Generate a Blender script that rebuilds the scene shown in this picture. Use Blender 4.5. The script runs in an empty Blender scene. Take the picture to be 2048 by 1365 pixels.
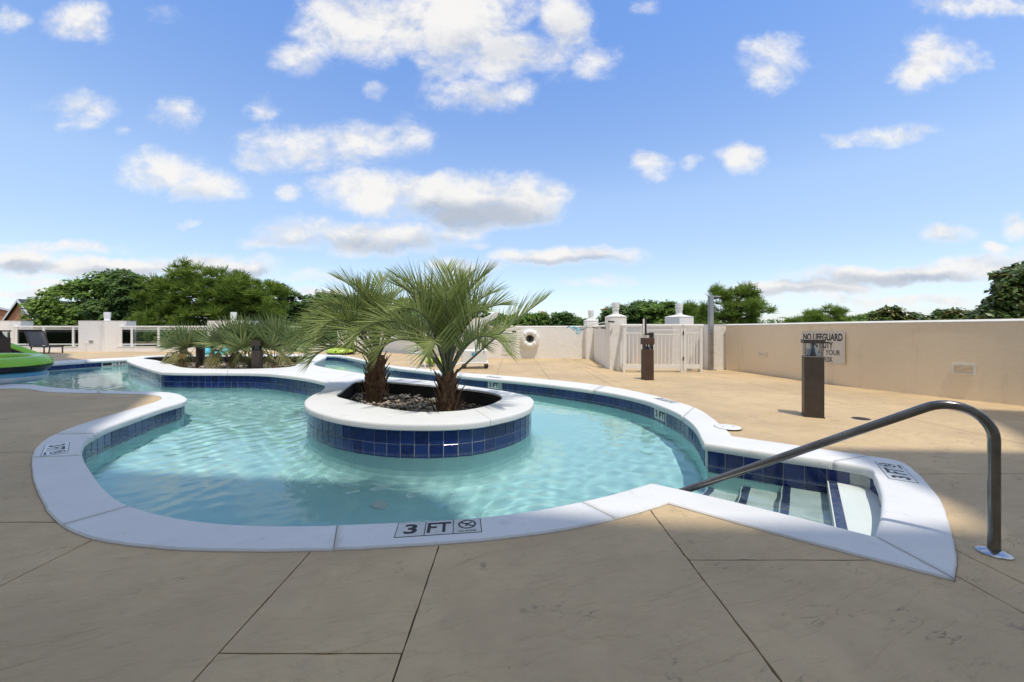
import bpy, bmesh, math, random
import numpy as np
from mathutils import Vector, Matrix, geometry

random.seed(7)
S = bpy.context.scene
COL = S.collection
R = math.radians

# ------------------------------------------------------------------ camera
FPX, EYE, UC, VH = 796.0, 1.10, 1024.0, 661.0      # focal length in px of the 2048 px photo, eye height, centre column, horizon row
cam = bpy.data.objects.new('camera', bpy.data.cameras.new('camera'))
COL.objects.link(cam)
cam.location = (0, 0, EYE)
cam.rotation_euler = (R(90), 0, 0)
cam.data.sensor_width = 36
cam.data.lens = FPX / 2048 * 36
cam.data.shift_y = -(682.5 - VH) / 2048
cam.data.clip_start = 0.05
cam.data.clip_end = 5000
S.camera = cam

# ------------------------------------------------------------------ exposure
S.view_settings.view_transform = 'Standard'
S.view_settings.look = 'None'
S.view_settings.exposure = 0.68
S.view_settings.gamma = 1.0
S.view_settings.use_curve_mapping = False
S.cycles.use_denoising = True
S.cycles.max_bounces = 10
S.cycles.transparent_max_bounces = 12
S.cycles.transmission_bounces = 6
S.cycles.caustics_reflective = False
S.cycles.caustics_refractive = True
S.cycles.sample_clamp_indirect = 8.0

# ------------------------------------------------------------------ sun
SUN_DIR = Vector((0.115, -0.30, 1.0)).normalized()
sl = bpy.data.lights.new('sun', 'SUN')
sl.energy = 2.0
sl.angle = R(0.5)
sl.color = (1.0, 0.94, 0.83)
sl.cycles.is_caustics_light = True
sun = bpy.data.objects.new('sun', sl)
COL.objects.link(sun)
sun.rotation_euler = SUN_DIR.to_track_quat('Z', 'Y').to_euler()
sun.location = (4, -6, 30)

# ------------------------------------------------------------------ node helpers
class NT:
    def __init__(s, tree):
        s.t = tree
    def n(s, typ, **kw):
        nd = s.t.nodes.new(typ)
        for k, v in kw.items():
            setattr(nd, k, v)
        return nd
    def put(s, sock, v):
        if isinstance(v, bpy.types.NodeSocket):
            s.t.links.new(v, sock)
        elif v is not None:
            sock.default_value = v
    def m(s, op, a, b=None, c=None, clamp=False):
        nd = s.n('ShaderNodeMath', operation=op)
        nd.use_clamp = clamp
        s.put(nd.inputs[0], a)
        if b is not None: s.put(nd.inputs[1], b)
        if c is not None: s.put(nd.inputs[2], c)
        return nd.outputs[0]
    def v(s, op, a, b=None):
        nd = s.n('ShaderNodeVectorMath', operation=op)
        s.put(nd.inputs[0], a)
        if b is not None:
            s.put(nd.inputs['Scale'] if op == 'SCALE' else nd.inputs[1], b)
        return nd.outputs['Value'] if op in ('LENGTH', 'DOT_PRODUCT', 'DISTANCE') else nd.outputs[0]
    def comb(s, x, y, z=0.0):
        nd = s.n('ShaderNodeCombineXYZ')
        for i, q in enumerate((x, y, z)): s.put(nd.inputs[i], q)
        return nd.outputs[0]
    def sep(s, a):
        nd = s.n('ShaderNodeSeparateXYZ'); s.put(nd.inputs[0], a)
        return nd.outputs
    def noise(s, vec, scale, detail=4, rough=0.5, dist=0.0, lac=2.0):
        nd = s.n('ShaderNodeTexNoise')
        if vec is not None: s.put(nd.inputs['Vector'], vec)
        nd.inputs['Scale'].default_value = scale
        nd.inputs['Detail'].default_value = detail
        nd.inputs['Roughness'].default_value = rough
        nd.inputs['Distortion'].default_value = dist
        nd.inputs['Lacunarity'].default_value = lac
        return nd.outputs['Fac']
    def ss(s, x, a, b, lo=0.0, hi=1.0):
        nd = s.n('ShaderNodeMapRange', interpolation_type='SMOOTHSTEP')
        for i, q in enumerate((x, a, b, lo, hi)): s.put(nd.inputs[i], q)
        return nd.outputs[0]
    def lin(s, x, a, b, lo=0.0, hi=1.0):
        nd = s.n('ShaderNodeMapRange')
        for i, q in enumerate((x, a, b, lo, hi)): s.put(nd.inputs[i], q)
        return nd.outputs[0]
    def mix(s, f, a, b, mode='MIX'):
        nd = s.n('ShaderNodeMix', data_type='RGBA', blend_type=mode)
        s.put(nd.inputs[0], f)
        for i, q in ((6, a), (7, b)):
            if isinstance(q, (tuple, list)) and len(q) == 3: q = (*q, 1)
            s.put(nd.inputs[i], q)
        return nd.outputs[2]
    def bump(s, h, strength=0.3, dist=0.01, normal=None):
        nd = s.n('ShaderNodeBump')
        nd.inputs['Strength'].default_value = strength
        nd.inputs['Distance'].default_value = dist
        s.put(nd.inputs['Height'], h)
        if normal is not None: s.put(nd.inputs['Normal'], normal)
        return nd.outputs[0]

# ------------------------------------------------------------------ sky and clouds
def px_dir(u, v):                                   # direction seen at photo pixel (u, v), as slopes x/y and z/y
    return (u - UC) / FPX, (VH - v) / FPX

CLOUDS = [  # u, v, half width, half height, weight
    (760, 55, 215, 85, 1.25), (900, 40, 190, 100, 1.35), (600, 115, 75, 48, .95), (1010, 105, 190, 62, 1.1), (1130, 45, 80, 85, 1.1),
    (1185, 125, 70, 42, .8), (880, 150, 60, 60, .8), (960, 195, 125, 44, 1.0), (1035, 182, 58, 40, 1.1), (655, 20, 90, 60, .9),
    (752, 180, 30, 22, .6), (160, 222, 82, 48, .95), (350, 236, 62, 44, 1.0), (525, 221, 42, 28, .8), (160, 45, 75, 46, .9), (20, 40, 46, 40, .8),
    (240, 266, 24, 15, .7), (330, 28, 55, 22, .5), (330, 340, 85, 52, .95), (405, 372, 95, 42, 1.05), (270, 352, 45, 25, .6),
    (600, 292, 120, 52, .95), (720, 285, 125, 50, 1.0), (805, 272, 62, 46, .85), (530, 322, 70, 30, .8), (640, 330, 100, 25, .7),
    (810, 388, 170, 55, 1.5), (880, 395, 250, 62, 1.5), (750, 372, 150, 48, 1.2), (1060, 400, 105, 56, 1.35), (920, 430, 190, 42, 1.3), (590, 382, 40, 26, .8),
    (730, 478, 230, 42, 1.3), (610, 470, 120, 40, 1.1), (900, 462, 80, 30, .9), (530, 488, 60, 18, .8),
    (1545, 128, 66, 66, .9), (1560, 90, 50, 30, .8), (1870, 112, 92, 58, 1.05), (1830, 140, 60, 40, .9), (1960, 12, 125, 32, 1.0), (1945, 125, 40, 30, .6),
    (1770, 272, 115, 24, .95), (1840, 262, 62, 20, .85), (1680, 280, 40, 22, .9), (1295, 326, 48, 34, 1.1), (1380, 326, 34, 18, .6),
    (1480, 316, 60, 32, 1.05), (1140, 514, 185, 24, 1.35), (1215, 563, 82, 22, 1.2), (1900, 466, 72, 24, .95), (1995, 502, 40, 20, 1.0), (2040, 448, 36, 34, .9),
    (1800, 550, 270, 28, 1.5), (1600, 574, 180, 24, 1.4), (1970, 536, 150, 28, 1.5), (1850, 605, 260, 16, 1.1), (1330, 612, 160, 12, .9), (60, 585, 220, 14, 1.0), (620, 590, 160, 16, 1.1), (2150, 520, 150, 40, 1.0), (1700, 600, 200, 16, .7),
    (100, 494, 190, 15, .9), (40, 520, 105, 28, 1.4), (230, 532, 180, 26, 1.4), (440, 532, 150, 30, 1.5), (20, 548, 80, 20, .9),
    (110, 566, 170, 11, .8), (620, 558, 110, 17, .8), (930, 532, 110, 18, .9), (900, 560, 90, 14, .7), (380, 455, 30, 10, .6), (1480, 590, 120, 12, .6),
    (-150, 330, 130, 60, 1.0), (-200, 120, 150, 70, 1.0), (2230, 300, 130, 45, 1.0), (1290, 20, 30, 18, .4), (950, 490, 30, 10, .6), (700, 600, 300, 14, .6)]
GREYS = [  # shaded undersides
    (960, 432, 210, 40, 1.0), (780, 492, 230, 24, .7), (600, 486, 120, 18, .45), (900, 100, 180, 50, .32), (1030, 110, 130, 45, .42), (1150, 60, 70, 60, .3),
    (60, 532, 90, 18, .9), (240, 545, 170, 16, .7), (470, 545, 130, 18, .9), (1150, 524, 160, 12, .7), (1800, 562, 280, 20, .8), (1500, 585, 200, 14, .6), (390, 392, 90, 22, .35),
    (1610, 582, 170, 14, .6), (650, 312, 150, 22, .25), (1900, 478, 60, 12, .5), (960, 212, 110, 18, .25)]
w = bpy.data.worlds.new('World')
S.world = w
w.use_nodes = True
wt = NT(w.node_tree)
bg = w.node_tree.nodes['Background']
sky = wt.n('ShaderNodeTexSky', sky_type='NISHITA')
sky.sun_disc = False
sky.sun_elevation = math.asin(SUN_DIR.z)
sky.sun_rotation = math.atan2(SUN_DIR.x, SUN_DIR.y)
sky.altitude = 0
sky.air_density = 1.0
sky.dust_density = 0.6
sky.ozone_density = 1.6
SKY_STR = 0.15
tc = wt.n('ShaderNodeTexCoord').outputs['Generated']
dx, dy, dz = wt.sep(tc)
yy = wt.m('MAXIMUM', dy, 0.12)
gu, gw = wt.m('DIVIDE', dx, yy), wt.m('DIVIDE', dz, yy)
warp = wt.noise(wt.comb(wt.m('MULTIPLY', gu, 7.0), wt.m('MULTIPLY', gw, 9.0), 3.3), 1.0, 5, .55)
warp2 = wt.noise(wt.comb(wt.m('MULTIPLY', gu, 7.0), wt.m('MULTIPLY', gw, 9.0), 9.1), 1.0, 5, .55)
G0 = wt.comb(wt.m('ADD', gu, wt.m('MULTIPLY', wt.m('SUBTRACT', warp, .5), .11)), wt.m('ADD', gw, wt.m('MULTIPLY', wt.m('SUBTRACT', warp2, .5), .07)), 0.0)
def blobs(lst, vec, flat=1.0):
    acc = None
    for u, v, a, b, k in lst:
        cu, cw = px_dir(u, v)
        d = wt.v('MULTIPLY', wt.v('SUBTRACT', vec, (cu, cw, 0)), (FPX / a, FPX / b, 0))
        q = wt.m('MULTIPLY_ADD', wt.v('DOT_PRODUCT', d, d), -k, k)
        acc = q if acc is None else wt.m('MAXIMUM', acc, q)
    return acc
M = blobs(CLOUDS, G0)
# beyond the view, unseen cumulus thickened over the dome to lift the ambient light
pl = wt.v('SCALE', tc, wt.m('DIVIDE', 1.0, wt.m('MAXIMUM', wt.m('ADD', dz, .06), .06)))
gen = wt.lin(wt.noise(wt.v('MULTIPLY', pl, (1, 1, 0)), 1.1, 3, .5), .38, .60, -.4, 1.3)
outside = wt.m('MAXIMUM', wt.ss(wt.m('ABSOLUTE', gu), 1.38, 1.7), wt.ss(gw, .86, 1.1))
outside = wt.m('MAXIMUM', outside, wt.ss(dy, .2, .12))
M = wt.m('ADD', wt.m('MULTIPLY', M, wt.m('SUBTRACT', 1.0, outside)), wt.m('MULTIPLY', gen, outside))
nvec = wt.comb(wt.m('MULTIPLY', gu, 8.0), wt.m('MULTIPLY', gw, 11.0), 1.7)
det = wt.noise(nvec, 1.0, 9, .6, .25)
det2 = wt.noise(wt.v('SCALE', nvec, 2.7), 1.0, 8, .65, .4)
den = wt.m('ADD', wt.m('MULTIPLY', wt.m('MINIMUM', M, 1.4), .86), wt.m('ADD', wt.m('MULTIPLY', wt.m('SUBTRACT', det, .5), 2.2), wt.m('MULTIPLY', wt.m('SUBTRACT', det2, .5), .95)))
alpha = wt.m('MULTIPLY', wt.m('POWER', wt.ss(den, -.16, 1.12), 1.4), .97)
alpha = wt.m('MULTIPLY', alpha, wt.ss(dz, -.01, .03))
gr = wt.m('MAXIMUM', blobs(GREYS, G0), -.05)
bil = wt.noise(wt.v('ADD', nvec, (0, .55, 0)), 1.0, 9, .6, .25)            # the billows seen a little higher up: what shades the ones below
rel = wt.m('MULTIPLY', wt.m('SUBTRACT', bil, det), .8)
grey = wt.m('ADD', wt.m('MULTIPLY', wt.ss(gr, -.05, 1.0), .95), wt.m('MULTIPLY', wt.m('MAXIMUM', wt.m('ADD', rel, .03), 0), 2.2), clamp=True)
grey = wt.m('MULTIPLY', grey, wt.ss(den, .15, .8))
CW = 3.95
ccol = wt.mix(grey, (CW * 1.0, CW * .985, CW * .965), (CW * .52, CW * .58, CW * .68))
tr = wt.n('ShaderNodeValToRGB')                     # the clear blue of the photograph overhead, pale at the horizon
for i, (p_, c_) in enumerate(((0, (.66, .69, .84)), (.07, (.74, .73, .82)), (.165, (.84, .79, .78)), (.30, (1.0, .95, .93)), (.59, (.72, .88, 1.10)), (1, (.70, .87, 1.10)))):
    e_ = tr.color_ramp.elements[0] if i == 0 else tr.color_ramp.elements[-1] if i == 5 else tr.color_ramp.elements.new(p_)
    e_.position = p_; e_.color = (*c_, 1)
wt.put(tr.inputs[0], dz)
tint = tr.outputs[0]
skyc = wt.mix(1.0, sky.outputs[0], tint, 'MULTIPLY')
cloudy = wt.mix(alpha, skyc, ccol)
w.node_tree.links.new(cloudy, bg.inputs[0])
bg.inputs[1].default_value = SKY_STR

# ------------------------------------------------------------------ geometry helpers
def P(u, v, h=0.0):                                 # point at height h seen at photo pixel (u, v)
    y = FPX * (EYE - h) / (v - VH)
    return Vector(((u - UC) / FPX * y, y, h))
def A(u, y, h=0.0):                                 # point at distance y in column u
    return Vector(((u - UC) / FPX * y, y, h))
def H(v, y):                                        # height of row v at distance y
    return EYE + (VH - v) * y / FPX

def tag(o, label=None, cat=None, group=None, kind=None):
    if label: o['label'] = label
    if cat: o['category'] = cat
    if group: o['group'] = group
    if kind: o['kind'] = kind
    return o
def thing(name, label, cat, loc=(0, 0, 0), rz=0.0, group=None):
    o = bpy.data.objects.new(name, None)
    o.empty_display_size = .1
    COL.objects.link(o)
    o.location = loc
    o.rotation_euler = (0, 0, rz)
    return tag(o, label, cat, group)
def link_mesh(name, me, parent=None):
    o = bpy.data.objects.new(name, me)
    COL.objects.link(o)
    if parent: o.parent = parent
    return o
def copy_tree(o, parent=None):
    c = o.copy()
    COL.objects.link(c)
    if parent: c.parent = parent
    for ch in list(o.children): copy_tree(ch, c)
    return c

class MB:
    def __init__(s):
        s.V, s.F, s.M = [], [], []
        s.mi = 0
    def add(s, vs, fs):
        k = len(s.V)
        s.V += [tuple(q) for q in vs]
        s.F += [tuple(i + k for i in f) for f in fs]
        s.M += [s.mi] * len(fs)
        return s
    def box(s, c, d, rz=0.0, rot=None, taper=1.0, bevel=0.0):
        c = Vector(c)
        m = rot if rot is not None else Matrix.Rotation(rz, 3, 'Z')
        x, y, z = d[0] / 2, d[1] / 2, d[2] / 2
        if bevel <= 0:
            pts = [Vector((sx * x * (taper if sz > 0 else 1), sy * y * (taper if sz > 0 else 1), sz * z)) for sz in (-1, 1) for sx, sy in ((-1, -1), (1, -1), (1, 1), (-1, 1))]
            return s.add([m @ p + c for p in pts], [(3, 2, 1, 0), (4, 5, 6, 7), (0, 1, 5, 4), (1, 2, 6, 5), (2, 3, 7, 6), (3, 0, 4, 7)])
        b = bevel
        rings = []
        for zz, ins in ((-z, b), (-z + b, 0), (z - b, 0), (z, b)):
            rings.append([Vector((sx, sy, zz)) for sx, sy in ((-x + ins, -y + b + 0 * ins), (-x + b, -y + ins), (x - b, -y + ins), (x - ins, -y + b), (x - ins, y - b), (x - b, y - ins), (-x + b, y - ins), (-x + ins, y - b))])
        vs = [m @ p + c for r in rings for p in r]
        fs = [tuple(reversed(range(8))), tuple(range(24, 32))]
        for k in range(3):
            for i in range(8):
                j = (i + 1) % 8
                fs.append((k * 8 + i, k * 8 + j, k * 8 + 8 + j, k * 8 + 8 + i))
        return s.add(vs, fs)
    def tube(s, path, r, n=10, caps=True):
        path = [Vector(p) for p in path]
        rs = r if isinstance(r, (list, tuple)) else [r] * len(path)
        ref = None
        rings = []
        for i, p in enumerate(path):
            t = (path[min(i + 1, len(path) - 1)] - path[max(i - 1, 0)]).normalized()
            if ref is None:
                ref = t.orthogonal().normalized()
            ref = (ref - t * ref.dot(t)).normalized()
            b = t.cross(ref)
            rings.append([p + (ref * math.cos(a) + b * math.sin(a)) * rs[i] for a in (2 * math.pi * k / n for k in range(n))])
        vs = [q for rg in rings for q in rg]
        fs = []
        for i in range(len(path) - 1):
            for k in range(n):
                fs.append((i * n + k, i * n + (k + 1) % n, (i + 1) * n + (k + 1) % n, (i + 1) * n + k))
        if caps:
            fs.append(tuple(reversed(range(n))))
            fs.append(tuple(range((len(path) - 1) * n, len(path) * n)))
        return s.add(vs, fs)
    def lathe(s, prof, c=(0, 0, 0), n=20, mat=None):
        c = Vector(c)
        m = mat or Matrix.Identity(3)
        vs = [m @ Vector((r * math.cos(2 * math.pi * k / n), r * math.sin(2 * math.pi * k / n), z)) + c for r, z in prof for k in range(n)]
        fs = []
        for i in range(len(prof) - 1):
            for k in range(n):
                fs.append((i * n + k, i * n + (k + 1) % n, (i + 1) * n + (k + 1) % n, (i + 1) * n + k))
        return s.add(vs, fs)
    def prism(s, poly, z0, z1):
        n = len(poly)
        vs = [(p[0], p[1], z0) for p in poly] + [(p[0], p[1], z1) for p in poly]
        fs = [tuple(reversed(range(n))), tuple(range(n, 2 * n))]
        fs += [(i, (i + 1) % n, n + (i + 1) % n, n + i) for i in range(n)]
        return s.add(vs, fs)
    def build(s, name, mat, parent=None, smooth=None):
        me = bpy.data.meshes.new(name)
        me.from_pydata(s.V, [], s.F)
        for q in (mat if isinstance(mat, (list, tuple)) else [mat]): me.materials.append(q)
        if any(s.M): me.polygons.foreach_set('material_index', s.M)
        if smooth is not None:
            me.polygons.foreach_set('use_smooth', [True] * len(me.polygons))
            if smooth < 3.1: me.set_sharp_from_angle(angle=smooth)
        me.update()
        return link_mesh(name, me, parent)

def catmull(pts, n, closed, corners=()):
    """smooth curve through pts (Vectors), n samples per span; spans next to a corner end straight there"""
    N = len(pts)
    out = []
    spans = N if closed else N - 1
    for i in range(spans):
        p1, p2 = pts[i], pts[(i + 1) % N]
        p0 = pts[i - 1] if (closed or i > 0) else p1
        p3 = pts[(i + 2) % N] if (closed or i + 2 < N) else p2
        if i in corners: p0 = p1
        if (i + 1) % N in corners: p3 = p2
        m1, m2 = (p2 - p0) * .5, (p3 - p1) * .5
        if i in corners: m1 = p2 - p1
        if (i + 1) % N in corners: m2 = p2 - p1
        lim = (p2 - p1).length * 1.2
        if m1.length > lim: m1 = m1.normalized() * lim
        if m2.length > lim: m2 = m2.normalized() * lim
        for k in range(n):
            t = k / n
            t2, t3 = t * t, t * t * t
            out.append(p1 * (2 * t3 - 3 * t2 + 1) + m1 * (t3 - 2 * t2 + t) + p2 * (-2 * t3 + 3 * t2) + m2 * (t3 - t2))
    if not closed: out.append(pts[-1].copy())
    return out
def v2(p): return Vector((p[0], p[1]))
def area(poly): return sum(poly[i - 1][0] * poly[i][1] - poly[i][0] * poly[i - 1][1] for i in range(len(poly))) / 2
def offset(poly, d):                                # closed polygon, d > 0 grows a counter-clockwise one
    sgn = 1 if area(poly) > 0 else -1
    out = []
    n = len(poly)
    for i in range(n):
        a, b, c = v2(poly[i - 1]), v2(poly[i]), v2(poly[(i + 1) % n])
        n1 = Vector(((b - a).y, -(b - a).x)); n2 = Vector(((c - b).y, -(c - b).x))
        n1 = n1.normalized() if n1.length > 1e-9 else n1
        n2 = n2.normalized() if n2.length > 1e-9 else n2
        m = n1 + n2
        m = m / max(m.length_squared / 2, .4) if m.length > 1e-6 else n1
        out.append(b + m * d * sgn)
    return out
def inside(poly, X, Y):
    px = np.array([p[0] for p in poly]); py = np.array([p[1] for p in poly])
    r = np.zeros(X.shape, bool)
    j = len(px) - 1
    for i in range(len(px)):
        c = ((py[i] > Y) != (py[j] > Y)) & (X < (px[j] - px[i]) * (Y - py[i]) / (py[j] - py[i] + 1e-12) + px[i])
        r ^= c
        j = i
    return r
def fill(loops):
    """triangles of the region bounded by the first loop minus the others"""
    pts, edges = [], []
    for lp in loops:
        k = len(pts)
        pts += [v2(p) for p in lp]
        edges += [(k + i, k + (i + 1) % len(lp)) for i in range(len(lp))]
    vs, es, fs, _, _, _ = geometry.delaunay_2d_cdt(pts, edges, [], 0, 1e-5)
    cx = np.array([sum(vs[i].x for i in f) / len(f) for f in fs]); cy = np.array([sum(vs[i].y for i in f) / len(f) for f in fs])
    keep = inside(loops[0], cx, cy)
    for lp in loops[1:]: keep &= ~inside(lp, cx, cy)
    return [tuple(v) for v in vs], [tuple(f) for f, k in zip(fs, keep) if k]
def split_cell(bm_src, planes):
    bm = bm_src.copy()
    for co, no in planes:
        bmesh.ops.bisect_plane(bm, geom=bm.verts[:] + bm.edges[:] + bm.faces[:], dist=1e-6, plane_co=co, plane_no=no, clear_outer=True)
        if not bm.faces: break
    return bm
def curve_len(pl):
    return np.concatenate([[0], np.cumsum([(v2(pl[i + 1]) - v2(pl[i])).length for i in range(len(pl) - 1)])])

# ------------------------------------------------------------------ materials
MATS = {}
def mat(name, col, rough=.6, metal=0.0, spec=.5, build=None):
    m = bpy.data.materials.new(name)
    m.use_nodes = True
    t = NT(m.node_tree)
    b = m.node_tree.nodes['Principled BSDF']
    b.inputs['Base Color'].default_value = (*col, 1)
    b.inputs['Roughness'].default_value = rough
    b.inputs['Metallic'].default_value = metal
    b.inputs['Specular IOR Level'].default_value = spec
    if build: build(t, b)
    MATS[name] = m
    return m
def wear(col, scale=6, amt=.12, bscale=90, bstr=.15, bdist=.002):
    def f(t, b):
        oc = t.n('ShaderNodeTexCoord').outputs['Object']
        n = t.noise(oc, scale, 6, .6)
        t.put(b.inputs['Base Color'], t.mix(t.lin(n, .3, .7), tuple(c * (1 - amt) for c in col), tuple(min(1, c * (1 + amt)) for c in col)))
        t.put(b.inputs['Normal'], t.bump(t.noise(oc, bscale, 4, .6), bstr, bdist))
    return f

def m_deck(t, b):                                   # sandy stamped concrete with a slate grain
    oc = t.n('ShaderNodeNewGeometry').outputs['Position']
    x, y, z = t.sep(oc)
    rx = t.comb(t.m('ADD', t.m('MULTIPLY', x, .9), t.m('MULTIPLY', y, .35)), t.m('SUBTRACT', t.m('MULTIPLY', y, 1.0), t.m('MULTIPLY', x, .38)), 0.0)
    big = t.noise(oc, .6, 5, .6)
    mid = t.noise(oc, 2.0, 9, .7, .5)
    mid2 = t.noise(oc, 6.5, 8, .7, .3)
    grain = t.noise(t.v('MULTIPLY', rx, (5, 11, 1)), 1.0, 8, .70, .6)
    fine = t.noise(t.v('MULTIPLY', rx, (26, 48, 1)), 1.0, 5, .65, .4)
    speck = t.noise(oc, 150, 3, .6)
    slate = t.noise(t.v('MULTIPLY', rx, (1.5, 3.9, 1)), 1.0, 8, .60, .5)
    slate2 = t.noise(t.v('MULTIPLY', rx, (2.6, 8.5, 1)), 1.0, 6, .60, .4)
    e1 = t.m('ABSOLUTE', t.m('SUBTRACT', slate, .5))
    e2 = t.m('ABSOLUTE', t.m('SUBTRACT', slate2, .53))
    patch = t.ss(t.noise(oc, 3.6, 6, .66), .57, .63)
    patch2 = t.ss(t.noise(oc, 2.6, 6, .66), .58, .64)
    base = t.mix(t.lin(mid, .32, .68), (.53, .39, .224), (.645, .48, .273))
    base = t.mix(t.ss(big, .42, .62, 0, .75), base, (.47, .345, .205))
    base = t.mix(t.ss(mid2, .50, .70, 0, .34), base, (.43, .315, .20))
    base = t.mix(t.ss(grain, .54, .74, 0, .28), base, (.38, .28, .185))
    blot = t.m('MULTIPLY', t.ss(t.noise(oc, 5.0, 9, .76), .56, .70), t.ss(t.noise(oc, .9, 4, .6), .46, .60))
    base = t.mix(t.m('MULTIPLY', blot, .95), base, (.22, .17, .125))
    base = t.mix(t.ss(fine, .58, .76, 0, .30), base, (.34, .255, .165))
    base = t.mix(t.ss(speck, .60, .74, 0, .28), base, (.26, .20, .14))
    base = t.mix(t.m('MULTIPLY', t.m('MULTIPLY', t.ss(e2, .010, .002), patch), .6), base, (.13, .10, .075))
    base = t.mix(t.m('MULTIPLY', t.m('MULTIPLY', t.ss(e1, .005, .001), patch2), .7), base, (.10, .078, .06))
    stain = t.ss(t.noise(oc, 4.4, 9, .74), .655, .71, 0, .5)
    base = t.mix(stain, base, (.22, .165, .115))
    pale = t.m('MULTIPLY', t.ss(t.noise(t.v('MULTIPLY', rx, (6, 15, 1)), 1.0, 7, .72), .60, .72, 0, .5), t.ss(t.noise(oc, .8, 3, .55), .52, .62))
    base = t.mix(pale, base, (.66, .60, .52))
    t.put(b.inputs['Base Color'], base)
    t.put(b.inputs['Roughness'], t.lin(grain, .2, .8, .5, .85))
    h = t.m('ADD', t.m('MULTIPLY', grain, .35), t.m('ADD', t.m('MULTIPLY', fine, .22), t.m('ADD', t.m('MULTIPLY', t.ss(slate, .47, .53), .30), t.m('MULTIPLY', t.ss(slate2, .49, .57), .28))))
    t.put(b.inputs['Normal'], t.bump(h, .8, .010))
mat('deck', (.45, .33, .2), .7, 0, .3, m_deck)
mat('joint', (.13, .105, .085), .9)

def m_cop(t, b):
    oc = t.n('ShaderNodeNewGeometry').outputs['Position']
    n = t.noise(oc, 1.7, 6, .6)
    f = t.noise(oc, 38, 5, .65)
    base = t.mix(t.lin(n, .3, .7), (.68, .68, .67), (.75, .75, .74))
    base = t.mix(t.ss(t.noise(oc, 7, 9, .72), .54, .74, 0, .55), base, (.52, .51, .49))
    base = t.mix(t.ss(t.noise(oc, 2.4, 7, .7), .62, .70, 0, .30), base, (.56, .55, .54))
    base = t.mix(t.ss(t.noise(oc, 26, 6, .7), .66, .74, 0, .5), base, (.42, .40, .38))
    base = t.mix(t.ss(t.noise(oc, 55, 2, .5), .72, .78, 0, .5), base, (.28, .27, .25))
    t.put(b.inputs['Base Color'], base)
    t.put(b.inputs['Normal'], t.bump(t.m('ADD', f, t.noise(oc, 5, 5, .6)), .45, .005))
mat('coping', (.75, .75, .74), .75, 0, .3, m_cop)

def m_stucco(t, b):
    oc = t.n('ShaderNodeNewGeometry').outputs['Position']
    n = t.noise(oc, .8, 5, .6)
    x, y, z = t.sep(oc)
    drip = t.noise(t.comb(t.m('MULTIPLY', x, 3.0), t.m('MULTIPLY', y, 3.0), t.m('MULTIPLY', z, .5)), 1.0, 6, .65)
    base = t.mix(t.lin(n, .3, .7), (.85, .825, .79), (.90, .875, .845))
    base = t.mix(t.ss(drip, .55, .75, 0, .3), base, (.52, .46, .39))
    t.put(b.inputs['Base Color'], base)
    t.put(b.inputs['Normal'], t.bump(t.m('ADD', t.noise(oc, 30, 6, .7, 1.0), t.m('MULTIPLY', t.noise(oc, 8, 3, .6), .8)), .6, .02))
mat('stucco', (.7, .65, .58), .85, 0, .25, m_stucco)
mat('wall_cap', (.80, .78, .74), .7, 0, .3, wear((.78, .76, .72), 4, .06))

def m_tan(t, b):
    m_stucco(t, b)
    old = b.inputs['Base Color'].links[0].from_socket
    t.put(b.inputs['Base Color'], t.mix(1.0, old, (.98, .86, .69), 'MULTIPLY'))
mat('tan_stucco', (.7, .6, .46), .85, 0, .25, m_tan)
mat('grout', (.55, .56, .55), .8, 0, .2, wear((.52, .54, .53), 30, .2))
def m_tile(t, b):
    oi = t.n('ShaderNodeObjectInfo').outputs['Random']
    pos = t.n('ShaderNodeNewGeometry').outputs['Position']
    n = t.noise(pos, 26, 4, .6, 2.2)
    oi2 = t.n('ShaderNodeTexWhiteNoise', noise_dimensions='1D'); t.put(oi2.inputs['W'], t.m('MULTIPLY', oi, 91.7))
    a = t.mix(oi, (.005, .012, .066), (.012, .030, .165))
    a = t.mix(t.ss(oi2.outputs['Value'], .8, 1.0, 0, .5), a, (.03, .06, .20))
    zz = t.sep(pos)[2]
    a = t.mix(t.m('MULTIPLY', t.ss(t.m('ABSOLUTE', t.m('ADD', zz, .205)), .022, .004), t.ss(t.noise(pos, 40, 5, .7), .40, .65, .1, .5)), a, (.22, .25, .28))
    t.put(b.inputs['Base Color'], t.mix(t.ss(n, .45, .68), a, (.014, .038, .205)))
    t.put(b.inputs['Normal'], t.bump(t.noise(pos, 9, 2, .5), .12, .01))
mat('blue_tile', (.01, .03, .2), .12, 0, .6, m_tile)
mat('white_tile', (.62, .63, .62), .25, 0, .5, wear((.60, .61, .60), 20, .1))
mat('black_print', (.02, .022, .03), .6)

def m_trim(t, b):
    pos = t.n('ShaderNodeNewGeometry').outputs['Position']
    t.put(b.inputs['Base Color'], t.mix(t.ss(t.noise(pos, 30, 5, .6), .35, .7), (.018, .030, .085), (.07, .09, .15)))
mat('trim_tile', (.02, .03, .09), .3, 0, .5, m_trim)
def m_plaster(t, b):
    pos = t.n('ShaderNodeNewGeometry').outputs['Position']
    n = t.noise(pos, 1.4, 6, .6)
    c = t.mix(t.lin(n, .3, .7), (.49, .785, .775), (.56, .845, .835))
    c = t.mix(t.ss(t.noise(pos, 60, 3, .6), .55, .8, 0, .3), c, (.44, .68, .68))
    t.put(b.inputs['Base Color'], c)
mat('plaster', (.45, .7, .72), .8, 0, .2, m_plaster)
def m_tread(t, b):
    pos = t.n('ShaderNodeNewGeometry').outputs['Position']
    c = t.mix(t.lin(t.noise(pos, 3, 6, .6), .3, .7), (.60, .66, .63), (.68, .73, .70))
    c = t.mix(t.ss(t.noise(pos, 90, 3, .6), .55, .75, 0, .35), c, (.45, .5, .48))
    t.put(b.inputs['Base Color'], c)
    t.put(b.inputs['Normal'], t.bump(t.noise(pos, 160, 3, .6), .3, .002))
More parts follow.
